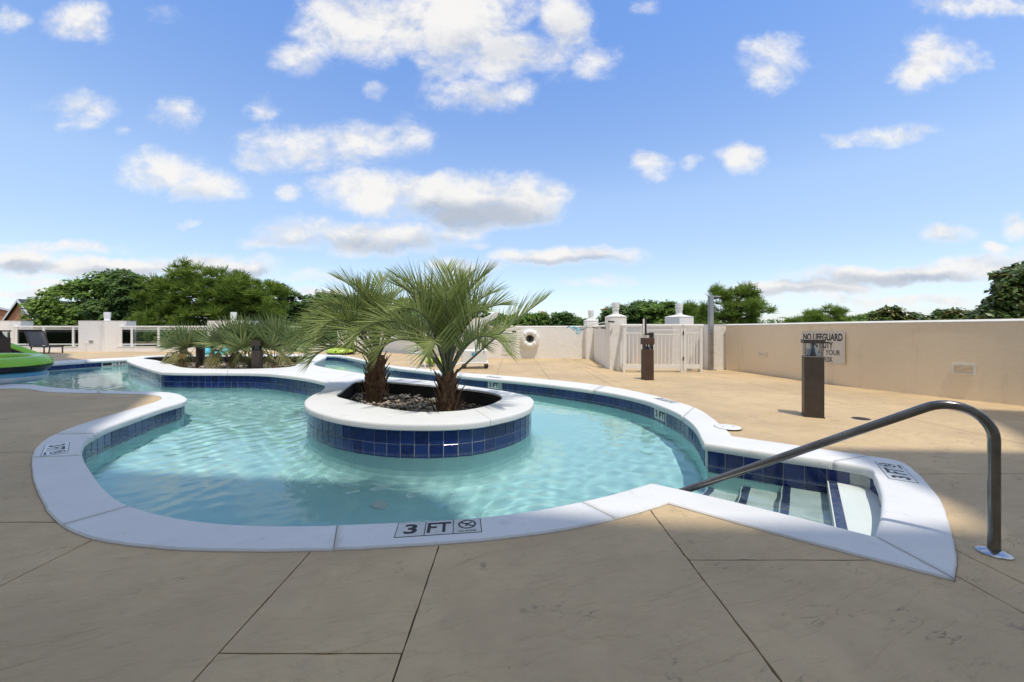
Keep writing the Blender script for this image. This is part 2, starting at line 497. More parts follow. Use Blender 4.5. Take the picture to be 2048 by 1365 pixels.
mat('step_plaster', (.65, .7, .68), .8, 0, .2, m_tread)
mat('wet_wall', (.012, .012, .012), .45, 0, .4, wear((.014, .013, .013), 12, .3, 20, .3, .01))
def m_soil(t, b):
    pos = t.n('ShaderNodeNewGeometry').outputs['Position']
    n = t.noise(pos, 24, 8, .7)
    t.put(b.inputs['Base Color'], t.mix(t.lin(n, .3, .7), (.020, .015, .011), (.085, .062, .043)))
    t.put(b.inputs['Normal'], t.bump(n, 1.0, .03))
mat('soil', (.05, .04, .03), .95, 0, .1, m_soil)
def m_stone(t, b):
    oi = t.n('ShaderNodeObjectInfo').outputs['Random']
    pos = t.n('ShaderNodeNewGeometry').outputs['Position']
    r = t.n('ShaderNodeValToRGB')
    els = r.color_ramp.elements
    els[0].color = (.46, .41, .33, 1); els[1].color = (.16, .13, .11, 1)
    for p, c in ((.2, (.42, .28, .17, 1)), (.4, (.58, .55, .49, 1)), (.58, (.34, .25, .18, 1)), (.8, (.40, .34, .27, 1))):
        e = els.new(p); e.color = c
    t.put(r.inputs[0], oi)
    t.put(b.inputs['Base Color'], t.mix(t.lin(t.noise(pos, 40, 5, .6), .3, .7), r.outputs[0], (.40, .35, .28), 'MIX'))
mat('stone', (.4, .35, .3), .7, 0, .3, m_stone)
mat('pebble', (.33, .28, .22), .8, 0, .3, wear((.46, .39, .29), 60, .5, 60, .6, .02))

mat('white_paint', (.84, .83, .81), .45, 0, .5, wear((.83, .82, .80), 5, .04, 200, .06))
mat('white_plastic', (.82, .82, .80), .4, 0, .5, wear((.80, .80, .78), 3, .05, 60, .05))
mat('lamp_glass', (.75, .75, .73), .25, 0, .5, wear((.74, .74, .72), 20, .08))
mat('bronze', (.085, .068, .056), .5, .25, .5, wear((.075, .06, .05), 5, .2, 120, .08))
mat('brown_bronze', (.085, .047, .034), .5, .15, .5, wear((.082, .045, .033), 5, .2, 120, .08))
mat('steel', (.42, .41, .39), .22, 1.0, .5, wear((.21, .20, .185), 9, .3, 150, .05))
mat('chrome', (.45, .46, .47), .18, 1.0, .5)
mat('bright_steel', (.42, .42, .42), .35, 1.0, .5, wear((.40, .40, .40), 6, .15, 80, .05))
mat('black_metal', (.022, .021, .020), .45, 0, .5, wear((.022, .021, .020), 8, .2))
mat('dark_frame', (.045, .035, .028), .5, .1, .5, wear((.042, .033, .027), 8, .2))
def m_sling(t, b):
    oc = t.n('ShaderNodeTexCoord').outputs['Object']
    wv = t.n('ShaderNodeTexWave'); wv.inputs['Scale'].default_value = 60
    t.put(wv.inputs['Vector'], oc)
    t.put(b.inputs['Base Color'], t.mix(wv.outputs['Fac'], (.10, .10, .105), (.17, .17, .175)))
mat('sling', (.14, .14, .145), .8, 0, .2, m_sling)
mat('grey_sling', (.42, .41, .40), .8, 0, .2, wear((.42, .41, .40), 30, .15))
mat('green_vinyl', (.27, .60, .04), .22, 0, .5, wear((.27, .59, .04), 3, .08, 12, .2, .01))
mat('lime_vinyl', (.42, .60, .05), .3, 0, .5, wear((.42, .58, .05), 3, .08, 12, .2, .01))
mat('black_vinyl', (.012, .012, .012), .3)
mat('blue_vinyl', (.08, .33, .50), .3, 0, .5, wear((.08, .32, .48), 3, .1, 12, .2, .01))
mat('pale_vinyl', (.62, .66, .70), .3, 0, .5, wear((.60, .64, .68), 3, .1, 12, .2, .01))
mat('teal_vinyl', (.10, .50, .55), .35)
def m_cloth(t, b):
    oc = t.n('ShaderNodeTexCoord').outputs['Object']
    t.put(b.inputs['Base Color'], t.mix(t.ss(t.noise(oc, 14, 3, .5), .44, .54), (.12, .55, .72), (.72, .82, .84)))
mat('net_cloth', (.2, .6, .75), .8, 0, .2, m_cloth)
mat('tan_wood', (.42, .32, .20), .6)
mat('blue_sticker', (.10, .36, .55), .4)
mat('print_grey', (.22, .22, .24), .6)
mat('sign_white', (.66, .62, .57), .5, 0, .4, wear((.66, .62, .57), 5, .05))
mat('dark_recess', (.03, .03, .03), .8)
mat('rope', (.03, .03, .032), .9)
mat('grey_metal', (.30, .29, .28), .45, .6, .5, wear((.30, .29, .28), 6, .15))

def glassy(name, ior, tintc):
    m = bpy.data.materials.new(name)
    m.use_nodes = True
    t = NT(m.node_tree)
    for n in list(m.node_tree.nodes):
        if n.type == 'BSDF_PRINCIPLED': m.node_tree.nodes.remove(n)
    out = m.node_tree.nodes['Material Output']
    fr = t.n('ShaderNodeFresnel'); fr.inputs['IOR'].default_value = ior
    tr = t.n('ShaderNodeBsdfTransparent'); tr.inputs['Color'].default_value = (*tintc, 1)
    gl = t.n('ShaderNodeBsdfGlossy'); gl.inputs['Roughness'].default_value = .02
    mx = t.n('ShaderNodeMixShader')
    m.node_tree.links.new(fr.outputs[0], mx.inputs[0])
    m.node_tree.links.new(tr.outputs[0], mx.inputs[1])
    m.node_tree.links.new(gl.outputs[0], mx.inputs[2])
    m.node_tree.links.new(mx.outputs[0], out.inputs[0])
    MATS[name] = m
LEAF_K = {'oak_leaf': 1.95, 'dark_leaf': 1.9, 'pine_leaf': 2.0, 'gloss_leaf': 2.3, 'palm_leaf': 1.65, 'palmetto_leaf': 1.6}
glassy('clear_glass', 1.45, (.93, .95, .95))
glassy('smoked_glass', 1.45, (.78, .80, .80))
wm = bpy.data.materials.new('water')
wm.use_nodes = True
_n = wm.node_tree.nodes
_n.remove(_n['Principled BSDF'])
_g = _n.new('ShaderNodeBsdfGlass')
_g.inputs['IOR'].default_value = 1.33
_g.inputs['Roughness'].default_value = 0
_g.inputs['Color'].default_value = (.90, .985, .985, 1)
wm.node_tree.links.new(_g.outputs[0], _n['Material Output'].inputs[0])
MATS['water'] = wm

def leafmat(name, cols, trans=.3, rough=.6):
    cols = [(c[0] * LEAF_K.get(name, 1), c[1] * LEAF_K.get(name, 1) * .97, c[2] * LEAF_K.get(name, 1) * .8) for c in cols]
    def f(t, b):
        at = t.n('ShaderNodeAttribute'); at.attribute_name = 'v'
        r = t.n('ShaderNodeValToRGB')
        els = r.color_ramp.elements
        els[0].color = (*cols[0], 1); els[1].color = (*cols[-1], 1)
        for i, c in enumerate(cols[1:-1]):
            e = els.new((i + 1) / (len(cols) - 1)); e.color = (*c, 1)
        t.put(r.inputs[0], at.outputs['Fac'])
        t.put(b.inputs['Base Color'], r.outputs[0])
        tl = t.n('ShaderNodeBsdfTranslucent')
        t.put(tl.inputs['Color'], r.outputs[0])
        mx = t.n('ShaderNodeMixShader'); mx.inputs[0].default_value = trans
        t.t.links.new(b.outputs[0], mx.inputs[1]); t.t.links.new(tl.outputs[0], mx.inputs[2])
        t.t.links.new(mx.outputs[0], t.t.nodes['Material Output'].inputs[0])
    return mat(name, cols[0], rough, 0, .18, f)
leafmat('oak_leaf', [(.040, .078, .018), (.078, .130, .028), (.120, .180, .042)])
leafmat('dark_leaf', [(.026, .054, .019), (.050, .090, .028), (.085, .130, .042)])
leafmat('pine_leaf', [(.050, .085, .018), (.095, .140, .028), (.150, .200, .048)])
leafmat('gloss_leaf', [(.022, .040, .014), (.045, .072, .022), (.100, .085, .035)], .12, .3)
leafmat('palm_leaf', [(.090, .130, .050), (.165, .205, .080), (.275, .305, .135)], .25, .45)
leafmat('palmetto_leaf', [(.070, .115, .060), (.125, .170, .080), (.22, .24, .11)], .2, .45)
leafmat('old_leaf', [(.20, .21, .09), (.32, .30, .15), (.17, .22, .09)], .2, .6)
leafmat('dead_leaf', [(.17, .075, .03), (.26, .13, .055), (.13, .07, .035)], .15, .7)
mat('petiole', (.17, .19, .11), .6, 0, .3, wear((.17, .185, .11), 20, .25))
mat('bark', (.075, .052, .036), .9, 0, .1, wear((.07, .05, .035), 14, .45, 30, .8, .03))
mat('palm_boot', (.2, .12, .07), .9, 0, .1, wear((.21, .125, .075), 18, .6, 45, .8, .02))
mat('roof_shingle', (.055, .056, .062), .85, 0, .2, wear((.055, .056, .062), 12, .25))
mat('salmon', (.62, .25, .13), .75, 0, .2, wear((.61, .245, .125), 3, .08))
mat('pinkish', (.42, .24, .19), .8)
mat('pane', (.05, .07, .08), .1)
def m_grass(t, b):
    pos = t.n('ShaderNodeNewGeometry').outputs['Position']
    n = t.noise(pos, .15, 8, .65)
    t.put(b.inputs['Base Color'], t.mix(t.lin(n, .3, .7), (.03, .05, .016), (.06, .08, .028)))
mat('terrain', (.04, .06, .02), .95, 0, .1, m_grass)
mat('tower_paint', (.62, .57, .50), .85, 0, .2, wear((.76, .73, .68), 2, .06))
# ================================================================== POOL
WATER_Z, COP_Z, FLOOR_Z = -0.225, 0.014, -0.98
PAIRS = [  # deck edge (u, v), water edge (u, v) of the coping, in order round the pool
    ((-150, 783), (-150, 774)), ((30, 778.5), (30, 768)), ((98, 785.5), (112, 775.5)), ((196, 788.3), (196, 781)), ((274, 790), (262, 783)),
    ((313, 793), (322, 783.8)), ((322, 797), (355, 787.5)), ((321, 801), (374, 796.5)), ((305, 807.5), (366, 804)), ((255, 822.5), (323, 816.6)),
    ((196, 840), (255, 840)), ((137.6, 859.6), (216, 854)), ((98.6, 877), (178, 874)), ((75, 895), (166, 888)), ((65.4, 912), (164, 904.5)),
    ((63, 932), (172, 926)), ((66, 958), (186.5, 947)), ((78, 993), (206, 973)), ((105, 1038), (240, 1000)), ((150, 1068), (292, 1019)),
    ((220, 1087.5), (350, 1033)), ((340, 1100.5), (430, 1044)), ((480, 1105), (530, 1049.5)), ((620, 1104), (640, 1049)), ((760, 1098), (745, 1045)),
    ((878, 1091), (856.7, 1040)), ((1000, 1080), (960, 1033)), ((1100, 1067), (1050, 1022)), ((1200, 1048), (1130, 1008)), ((1280, 1027), (1220, 988)),
    ((1336, 1009), (1302, 965)), ((1500, 1056), (1420, 991)), ((1700, 1110), (1600, 1034)), ((1909, 1164), (1747, 1071)),
    ((1913, 1115), (1756, 1045)), ((1904, 1070), (1761, 1020)), ((1885, 1010), (1761.5, 992)), ((1863, 980), (1757, 972)), ((1838, 952), (1748.7, 952)),
    ((1802, 927), (1736, 936)), ((1738, 915), (1665, 922.5)), ((1629, 899), (1556, 908)), ((1464, 875), (1408, 886)),
    ((1457, 866), (1402, 876)), ((1438, 849), (1393, 858)), ((1403, 824), (1377, 841)), ((1372, 811), (1353, 825.5)), ((1342, 802), (1324, 812.8)),
    ((1300, 791), (1282, 798.5)), ((1232, 777), (1212, 784)), ((1154, 766.5), (1135, 773.4)), ((1076, 758.7), (1063, 765)), ((1005, 752.8), (1000, 759.2)),
    ((920, 746.5), (920, 751.8)), ((846, 738.5), (850, 743.2)), ((788, 732.8), (794, 737)), ((752, 727), (757, 730)), ((722, 719), (722, 721.3)), ((690, 712.5), (688, 714.5)),
    ((660, 710), (658, 711.7)), ((550, 709.8), (550, 711.4)), ((400, 711.8), (400, 713.6)), ((254, 716), (254, 719)), ((170, 720), (170, 723.5)),
    ((98, 724), (98, 728.5)), ((-20, 731), (-20, 737)), ((-150, 741), (-150, 748)), ((-290, 758), (-260, 760))]
PC = {30, 33, 42}                                   # sharp corners
NS = 6
Dp = catmull([v2(P(*d)) for d, _ in PAIRS], NS, True, PC)
Wp = catmull([v2(P(*q, COP_Z)) for _, q in PAIRS], NS, True, PC)
# the deck edge of the coping never folds back on itself
SGN = 1 if area(Wp) > 0 else -1
jr_ = random.Random(9)
Dp = [p + Vector((jr_.gauss(0, .0012), jr_.gauss(0, .0012))) for p in Dp]
wall_line = [v2(p) for p in offset(Wp, .035)]       # tiled wall stands back under the nosing
inner_line = [v2(p) for p in offset(Wp, .06)]
outer_deck = [(-36, -9), (9.6, -9), (9.2, 0), (8.75, 2.5), (7.75, 5.3), (7.2, 6.6), (6.85, 7.9), (6.55, 9.2), (6.35, 10.2), (6.12, 11.3), (6.1, 13.2), (3.0, 13.2), (3.25, 15.75), (-1.3, 15.75), (-2.2, 16.4), (-7.9, 21.0), (-36, 21.0)]

# deck: one set of cast slabs, cut by recessed joints
deck = MB()
deck.prism([(-36, -9), (9.6, -9), (9.6, 13), (-8, 21), (-36, 21)], -5.2, -2.2)
deck_base = deck.build('deck_podium', MATS['stucco'])
tag(deck_base, kind='structure')
vs, fs = fill([outer_deck, [v2(p) for p in offset(Dp, .0022)]])
bm0 = bmesh.new()
bv = [bm0.verts.new((v[0], v[1], 0)) for v in vs]
for f in fs:
    try: bm0.faces.new([bv[i] for i in f])
    except ValueError: pass
bmesh.ops.recalc_face_normals(bm0, faces=bm0.faces[:])
dk = MB()
k = len(vs)
dk.add([(v[0], v[1], -.014) for v in vs], fs)
deck_o = dk.build('pool_deck', MATS['joint'])
tag(deck_o, kind='structure')
cols = [(-37, -14, [3.59, 15.0]), (-14, -9, [3.59, 9.0, 17]), (-9, -4.9, [3.59, 6.6, 17]), (-4.9, -2.2, [2.28, 3.59]), (-2.2, -1.0, [4.0]), (-1.0, -.373, [1.355, 4.0]),
        (-.373, .845, [4.0]), (.845, 1.99, [1.905, 4.0]), (1.99, 2.22, [4.0, 4.4]), (2.22, 4.95, [3.05, 6.9, 10.6]), (4.95, 10, [3.05, 6.9])]
G = .0020
jr0 = random.Random(4)
for x0, x1, ys in cols:
    yb = [-10] + ys + [22]
    for y0, y1 in zip(yb[:-1], yb[1:]):
        c = split_cell(bm0, [((x0 + G, 0, 0), (-1, 0, 0)), ((x1 - G, 0, 0), (1, 0, 0)), ((0, y0 + G, 0), (0, -1, 0)), ((0, y1 - G, 0), (0, 1, 0))])
        if not c.faces or sum(f.calc_area() for f in c.faces) < .01:
            c.free(); continue
        # the joint edges are worn: a few millimetres in and out
        for ax, val, sg in ((0, x0 + G, 1), (0, x1 - G, -1), (1, y0 + G, 1), (1, y1 - G, -1)):
            es = [e for e in c.edges if e.is_boundary and all(abs(v.co[ax] - val) < 1e-5 for v in e.verts)]
            for e in es:
                L_ = e.calc_length()
                if L_ > .2 and max(abs(v.co[1]) for v in e.verts) < 8: bmesh.ops.subdivide_edges(c, edges=[e], cuts=min(60, int(L_ / .07)))
            for v in c.verts:
                if abs(v.co[ax] - val) < 1e-5: v.co[ax] += sg * abs(jr0.gauss(0, .0022))
        ex = bmesh.ops.extrude_face_region(c, geom=c.faces[:])
        bmesh.ops.translate(c, verts=[g for g in ex['geom'] if isinstance(g, bmesh.types.BMVert)], vec=(0, 0, -.012))
        bmesh.ops.recalc_face_normals(c, faces=c.faces[:])
        me = bpy.data.meshes.new('deck_slab')
        c.to_mesh(me); c.free()
        me.materials.append(MATS['deck'])
        link_mesh('deck_slab', me, deck_o)
bm0.free()

# basin: floor and walls
bs, gb = MB(), MB()
n = len(wall_line)
fv, ff = fill([wall_line])
bs.add([(x, y, FLOOR_Z) for x, y in fv], [tuple(f) for f in ff])
for i in range(n):
    a, b = wall_line[i], wall_line[(i + 1) % n]
    bs.add([(a.x, a.y, FLOOR_Z), (b.x, b.y, FLOOR_Z), (b.x, b.y, -.37), (a.x, a.y, -.37)], [(0, 1, 2, 3)])
    gb.add([(a.x, a.y, -.37), (b.x, b.y, -.37), (b.x, b.y, -.05), (a.x, a.y, -.05)], [(0, 1, 2, 3)])
basin = bs.build('pool_basin', MATS['plaster'])
tag(basin, kind='structure')
gb.build('grout_band', MATS['grout'], basin)
basin.cycles.is_caustics_receiver = True

# coping, cast in lengths butted end to end
CP_ALL = list(range(len(Dp)))
def coping_piece(idx, parent):
    mb = MB()
    prof = []
    for i in idx:
        d, q = Dp[i % n], Wp[i % n]
        e = (q - d)
        L = e.length
        e = e / L
        prof.append([(d, -.09), (d, COP_Z - .008), (d + e * .008, COP_Z), (q - e * .030, COP_Z), (q - e * .014, COP_Z - .003), (q - e * .004, COP_Z - .012), (q, COP_Z - .026), (q, -.052), (q - e * .006, -.060), (q - e * .09, -.060), (q - e * .09, -.09)])
    m = len(prof[0])
    mb.add([(p.x, p.y, z) for pr in prof for p, z in pr], [(i * m + j, i * m + (j + 1) % m, (i + 1) * m + (j + 1) % m, (i + 1) * m + j) for i in range(len(prof) - 1) for j in range(m)])
    kk = (len(prof) - 1) * m
    mb.add([(p.x, p.y, z) for p, z in prof[0]], [tuple(range(m))])
    mb.add([(p.x, p.y, z) for p, z in prof[-1]], [tuple(reversed(range(m)))])
    o = mb.build('coping_slab', MATS['coping'], parent, R(35))
    bm = bmesh.new(); bm.from_mesh(o.data)
    bmesh.ops.remove_doubles(bm, verts=bm.verts[:], dist=1e-5)
    bmesh.ops.recalc_face_normals(bm, faces=bm.faces[:]); bm.to_mesh(o.data); bm.free()
    return o
joints = [0, 3 * NS, 12 * NS - 2, 14 * NS + 2, 18 * NS + 3, 23 * NS + 2, 28 * NS + 2, 33 * NS, 40 * NS, 45 * NS + 3, 49 * NS + 2, 53 * NS, 58 * NS, 63 * NS]
def lerp_row(i, t):
    j = (i + 1) % n
    return Dp[i % n].lerp(Dp[j], t), Wp[i % n].lerp(Wp[j], t)
for a, b in zip(joints, joints[1:] + [n]):
    coping_piece(list(range(a, b + 1)), basin)
# hairline joints between the lengths: flat dark strips laid on top in place of a gap
for a in joints[1:]:
    d, q = Dp[a % n], Wp[a % n]
    e = (q - d).normalized(); s_ = Vector((-e.y, e.x))
    mb = MB()
    z = COP_Z + .0008
    mb.add([(*(d - s_ * .0016), z), (*(d + s_ * .0016), z), (*(q + s_ * .0016 - e * .02), z), (*(q - s_ * .0016 - e * .02), z)], [(0, 1, 2, 3)])
    mb.build('joint_filler', MATS['joint'], basin)

# blue wall tiles, one mesh shared by all
TILE, PITCH = .1445, .1515
tb = MB()
tb.box((0, 0, 0), (TILE, .010, TILE), bevel=.0015)
tile_src = None
def tile_at(p, tang, out, z, parent, name='tile', m='blue_tile'):
    """tile on a wall at p; out = unit vector into the water"""
    global tile_src
    if tile_src is None:
        o0 = tb.build('tile', MATS['blue_tile'])
        tile_src = o0.data
        bpy.data.objects.remove(o0)
    o = link_mesh(name, tile_src, parent)
    ang = math.atan2(-out.x, out.y) + math.pi
    o.location = (p.x + out.x * .0015, p.y + out.y * .0015, z)
    o.rotation_euler = (jr.gauss(0, .005), jr.gauss(0, .004), ang + jr.gauss(0, .009))
    return o
jr = random.Random(2)
class Line:
    def __init__(s, pts):
        s.p = [v2(q) for q in pts]; s.c = curve_len(s.p); s.L = s.c[-1]
    def at(s, d):
        i = int(np.searchsorted(s.c, d, 'right')) - 1
        i = max(0, min(i, len(s.p) - 2))
        t = (d - s.c[i]) / max(s.c[i + 1] - s.c[i], 1e-9)
        return s.p[i].lerp(s.p[i + 1], t), (s.p[i + 1] - s.p[i]).normalized()
def run_tiles(line, parent, rows, inward, d0=0.0, d1=None, skip=(), pitch=PITCH):
    d = d0 + pitch / 2
    k = 0
    d1 = line.L if d1 is None else d1
    while d + pitch / 2 <= d1:
        p, _ = line.at(d)
        a, _ = line.at(max(0, d - pitch / 2)); b, _ = line.at(min(line.L, d + pitch / 2))
        t = (b - a).normalized()
        p = (a + b) / 2
        out = Vector((t.y, -t.x)) * inward
        if k not in skip:
            for z in rows: tile_at(p, t, out, z, parent)
        d += pitch
        k += 1
INW = -SGN                                          # which side of the wall line the water is on
ROW0 = -.062 - TILE / 2 - .002
ROWS = (ROW0, ROW0 - PITCH)
def seg(i0, i1): return Line([wall_line[i % n] for i in range(i0, i1 + 1)])

# depth markings let into the tile band: two white tiles with "3" and "FT"
def text_mesh(s, size, m, bold=.0, parent=None, name='lettering', xs=1.0, align='CENTER', mat_=None, space=1.0):
    cu = bpy.data.curves.new(name, 'FONT')
    cu.body = s; cu.size = size; cu.align_x = align; cu.align_y = 'CENTER'; cu.offset = bold; cu.extrude = .0006; cu.resolution_u = 3; cu.space_character = space
    o = bpy.data.objects.new(name, cu)
    COL.objects.link(o)
    bpy.context.view_layer.update()
    me = bpy.data.meshes.new_from_object(o.evaluated_get(bpy.context.evaluated_depsgraph_get()))
    bpy.data.objects.remove(o)
    me.materials.clear(); me.materials.append(MATS[m])
    if xs != 1.0: me.transform(Matrix.Diagonal((xs, 1, 1, 1)))
    o = link_mesh(name, me, parent)
    if mat_ is not None: o.matrix_local = mat_
    return o
def frame_mat(x, y, z, p):
    m = Matrix((x, y, z)).transposed().to_4x4()
    m.translation = p
    return m
def wall_marker(line, d, label, txt=('3', 'FT')):
    p, t = line.at(d)
    a, _ = line.at(d - PITCH); b, _ = line.at(d + PITCH)
    t = (b - a).normalized(); p = (a + b) / 2
    out = Vector((t.y, -t.x)) * INW
    right = Vector((-out.y, out.x, 0)) ; right = Vector((0, 0, 1)).cross(Vector((out.x, out.y, 0)))
    o3 = Vector((out.x, out.y, 0))
    root = thing('depth_marker', label, 'depth marker', (p.x + out.x * .011, p.y + out.y * .011, ROW0), 0, 'depth markers on the tile band')
    root.matrix_world = frame_mat(right, Vector((0, 0, 1)), o3, Vector((p.x + out.x * .011, p.y + out.y * .011, ROW0)))
    for k, s in enumerate(txt):
        x = (k - .5) * PITCH
        MB().box((x, 0, 0), (TILE, TILE, .008), bevel=.002).build('tile', MATS['white_tile'], root)
        text_mesh(s, .135, 'black_print', .004, root, 'numeral' if s.isdigit() else 'letters', 1.0, 'CENTER', Matrix.Translation((x, .0, .0055)))
    return root
def near_u(line, u):
    best, bd = 0, 1e9
    for k in range(400):
        d = line.L * k / 399
        p, _ = line.at(d)
        uu = UC + FPX * p.x / p.y
        if abs(uu - u) < bd: best, bd = d, abs(uu - u)
    return best
far_right = seg(43 * NS, 58 * NS)
fr_d1, fr_d2 = near_u(far_right, 1321), near_u(far_right, 988)
def tiled(line, parent, markers=(), rows=ROWS, flush_end=False):
    cuts = sorted(markers)
    a = line.L - int(line.L / PITCH) * PITCH - 1e-6 if flush_end else 0.0
    for c in cuts + [None]:
        b = line.L if c is None else c - PITCH
        run_tiles(line, parent, rows, INW, a, b)
        if c is not None:
            run_tiles(line, parent, rows[1:], INW, c - PITCH, c + PITCH + .001)
            a = c + PITCH
tiled(far_right, basin, [fr_d1, fr_d2], ROWS)
wall_marker(far_right, fr_d1, 'white 3 FT tile pair in the blue band near the round drain cover')
wall_marker(far_right, fr_d2, 'white 3 FT tile pair in the blue band behind the right palm')
alc = seg(39 * NS + 2, 42 * NS)
tiled(alc, basin, [], ROWS, True)
alc_end = seg(35 * NS, 39 * NS + 2)
ae_d = near_u(alc_end, 1755)
run_tiles(alc_end, basin, ROWS[:1], INW, alc_end.L * .5 + PITCH, None)
wall_marker(alc_end, alc_end.L * .5, 'white 3 FT tile pair on the curved end wall over the steps')
left_lobe = seg(6 * NS, 15 * NS)
tiled(left_lobe, basin, [], ROWS)
far_left = seg(61 * NS, 65 * NS)
fl_d, sk_d = near_u(far_left, 240), near_u(far_left, 214)
tiled(far_left, basin, [fl_d, sk_d], ROWS[:1])
wall_marker(far_left, fl_d, 'white 3 FT tile pair at the far left bank by the island tip')
p, t = far_left.at(sk_d)
out = Vector((t.y, -t.x)) * INW
sk = thing('skimmer_opening', 'white framed skimmer slot in the tile band of the far left bank', 'skimmer')
sk.matrix_world = frame_mat(Vector((0, 0, 1)).cross(Vector((out.x, out.y, 0))), Vector((0, 0, 1)), Vector((out.x, out.y, 0)), Vector((p.x + out.x * .01, p.y + out.y * .01, ROW0)))
mb = MB()
for c, d in (((0, .062, 0), (.30, .02, .02)), ((0, -.062, 0), (.30, .02, .02)), ((-.14, 0, 0), (.02, .104, .02)), ((.14, 0, 0), (.02, .104, .02))): mb.box(c, d)
mb.build('frame', MATS['white_plastic'], sk)
MB().box((0, 0, -.006), (.26, .104, .004)).build('opening', MATS['dark_recess'], sk)
tiled(seg(56 * NS, 60 * NS), basin, [], ROWS[:1])

# entry steps in the alcove on the right
ts, ns = Vector((.807, -.59)), Vector((.59, .807))
def tn(t_, n_): return ts * t_ + ns * n_
alc_poly = [wall_line[i % n] for i in range(30 * NS, 42 * NS + 1)]
def step_solid(t0, z, name):
    poly = alc_poly + [tn(-1.2, 4.2), tn(-1.2, 2.9)]
    vs_, fs_ = fill([alc_poly])
    bm = bmesh.new()
    q = [bm.verts.new((a, b, z)) for a, b in vs_]
    for f in fs_:
        try: bm.faces.new([q[i] for i in f])
        except ValueError: pass
    c = tn(t0, 0)
    bmesh.ops.bisect_plane(bm, geom=bm.verts[:] + bm.edges[:] + bm.faces[:], dist=1e-6, plane_co=(c.x, c.y, 0), plane_no=(-ts.x, -ts.y, 0), clear_outer=True)
    ex = bmesh.ops.extrude_face_region(bm, geom=bm.faces[:])
    bmesh.ops.translate(bm, verts=[g for g in ex['geom'] if isinstance(g, bmesh.types.BMVert)], vec=(0, 0, FLOOR_Z + .002 - z))
    bmesh.ops.recalc_face_normals(bm, faces=bm.faces[:])
    me = bpy.data.meshes.new(name); bm.to_mesh(me); bm.free()
    me.materials.append(MATS['step_plaster'])
    o = link_mesh(name, me, basin)
    o.cycles.is_caustics_receiver = True
    return o
trim = MB().box((0, 0, 0), (.055, .146, .010), bevel=.002).build('trim_tile', MATS['trim_tile'])
trim_me = trim.data
bpy.data.objects.remove(trim)
for t0, z in ((.165, -.163), (-.15, -.375), (-.45, -.575), (-.75, -.78)):
    step_solid(t0, z, 'pool_step')
    for k in range(9):
        c = tn(t0 + .036, 2.96 + .075 + k * .1515)
        o = link_mesh('trim_tile', trim_me, basin)
        o.location = (c.x, c.y, z + .002)
        o.rotation_euler = (0, 0, math.atan2(ts.y, ts.x))
        o.cycles.is_caustics_receiver = True

for x_, y_ in ((-1.02, 3.95), (-1.25, 3.72)):  # two plain white discs added on the pool floor
    dn = thing('floor_disc', 'round white plate on the pool floor, %s of the two' % ('farther' if x_ > -1.2 else 'nearer'), 'disc', (x_, y_, FLOOR_Z + .003), 0, 'white plates on the pool floor')
    MB().lathe([(0, .012), (.075, .010), (.085, 0)], n=20).build('cover', MATS['white_plastic'], dn)
# ------------------------------------------------------------------ the raised island with its two planting beds
IZ = .132
ISL = [(253, 719.5), (260, 725), (291, 736), (320, 743.8), (345, 745), (373.6, 745.4), (414.6, 745.6), (455.6, 745.6), (496.6, 746), (537.6, 747.7), (578.6, 751.8), (609, 756), (630, 760), (647, 764.5),
       (650, 771), (643, 781), (624, 790), (611, 799), (608.5, 807), (615, 815.7), (636.6, 825.4), (673, 835), (722, 842.5), (771, 846.7), (832, 848.6), (893, 848), (954, 843.8), (1003, 835),
       (1039.5, 825.4), (1061, 815.7), (1067.5, 806), (1066, 798), (1054, 791.5), (1027, 785), (990, 779), (945, 773), (873, 763), (842, 759.8), (783, 754.5), (745, 750.5), (721, 746.5), (697, 742.5),
       (673, 739), (651, 735), (636, 732), (628, 728.5), (631, 724.5), (643, 718.5), (653, 713.2), (640, 711.2), (600, 710.8), (450, 710.6), (340, 711), (285, 712.3), (262, 715)]
BED1 = [(286, 716.8), (312, 721), (338.7, 728), (353, 733), (373.6, 736.2), (414.6, 737.8), (476, 738.3), (527.4, 737.4), (568.4, 735.4), (590, 732.2), (594, 727), (602, 720.5), (622, 713.6), (600, 712.8), (450, 712.6), (330, 712.9)]
BED2 = [(673, 792.5), (705, 802), (740, 810.5), (780, 818), (820, 823), (868.6, 824.3), (929.6, 820.6), (973.5, 812), (998, 802), (1004, 795.5), (995.5, 789), (966, 782.7), (917, 776.6), (860, 770.8), (795, 765.3), (746.5, 762), (712, 763), (697.7, 771.7), (684, 783)]
isl = catmull([v2(P(u, v, IZ)) for u, v in ISL], 4, True)
bed1 = catmull([v2(P(u, v, IZ)) for u, v in BED1], 4, True)
bed2 = catmull([v2(P(u, v, IZ)) for u, v in BED2], 4, True)
if area(isl) < 0: isl.reverse()
c_isl = sum(isl, Vector((0, 0))) / len(isl)
island = thing('planter_island', 'white coped island with blue tile sides and two planting beds in the pool', 'planter', (0, 0, 0))
iw = [v2(p) for p in offset(isl, -.04)]
mb, gb = MB(), MB()
cove = [(offset(isl, -.04 + d), z) for d, z in ((0, FLOOR_Z + .34), (.02, FLOOR_Z + .22), (.07, FLOOR_Z + .12), (.16, FLOOR_Z + .045), (.30, FLOOR_Z + .008), (.42, FLOOR_Z - .002))]
for (l0, z0), (l1, z1) in zip(cove[:-1], cove[1:]):
    for i in range(len(l0)):
        j = (i + 1) % len(l0)
        mb.add([(l0[i].x, l0[i].y, z0), (l0[j].x, l0[j].y, z0), (l1[j].x, l1[j].y, z1), (l1[i].x, l1[i].y, z1)], [(3, 2, 1, 0)])
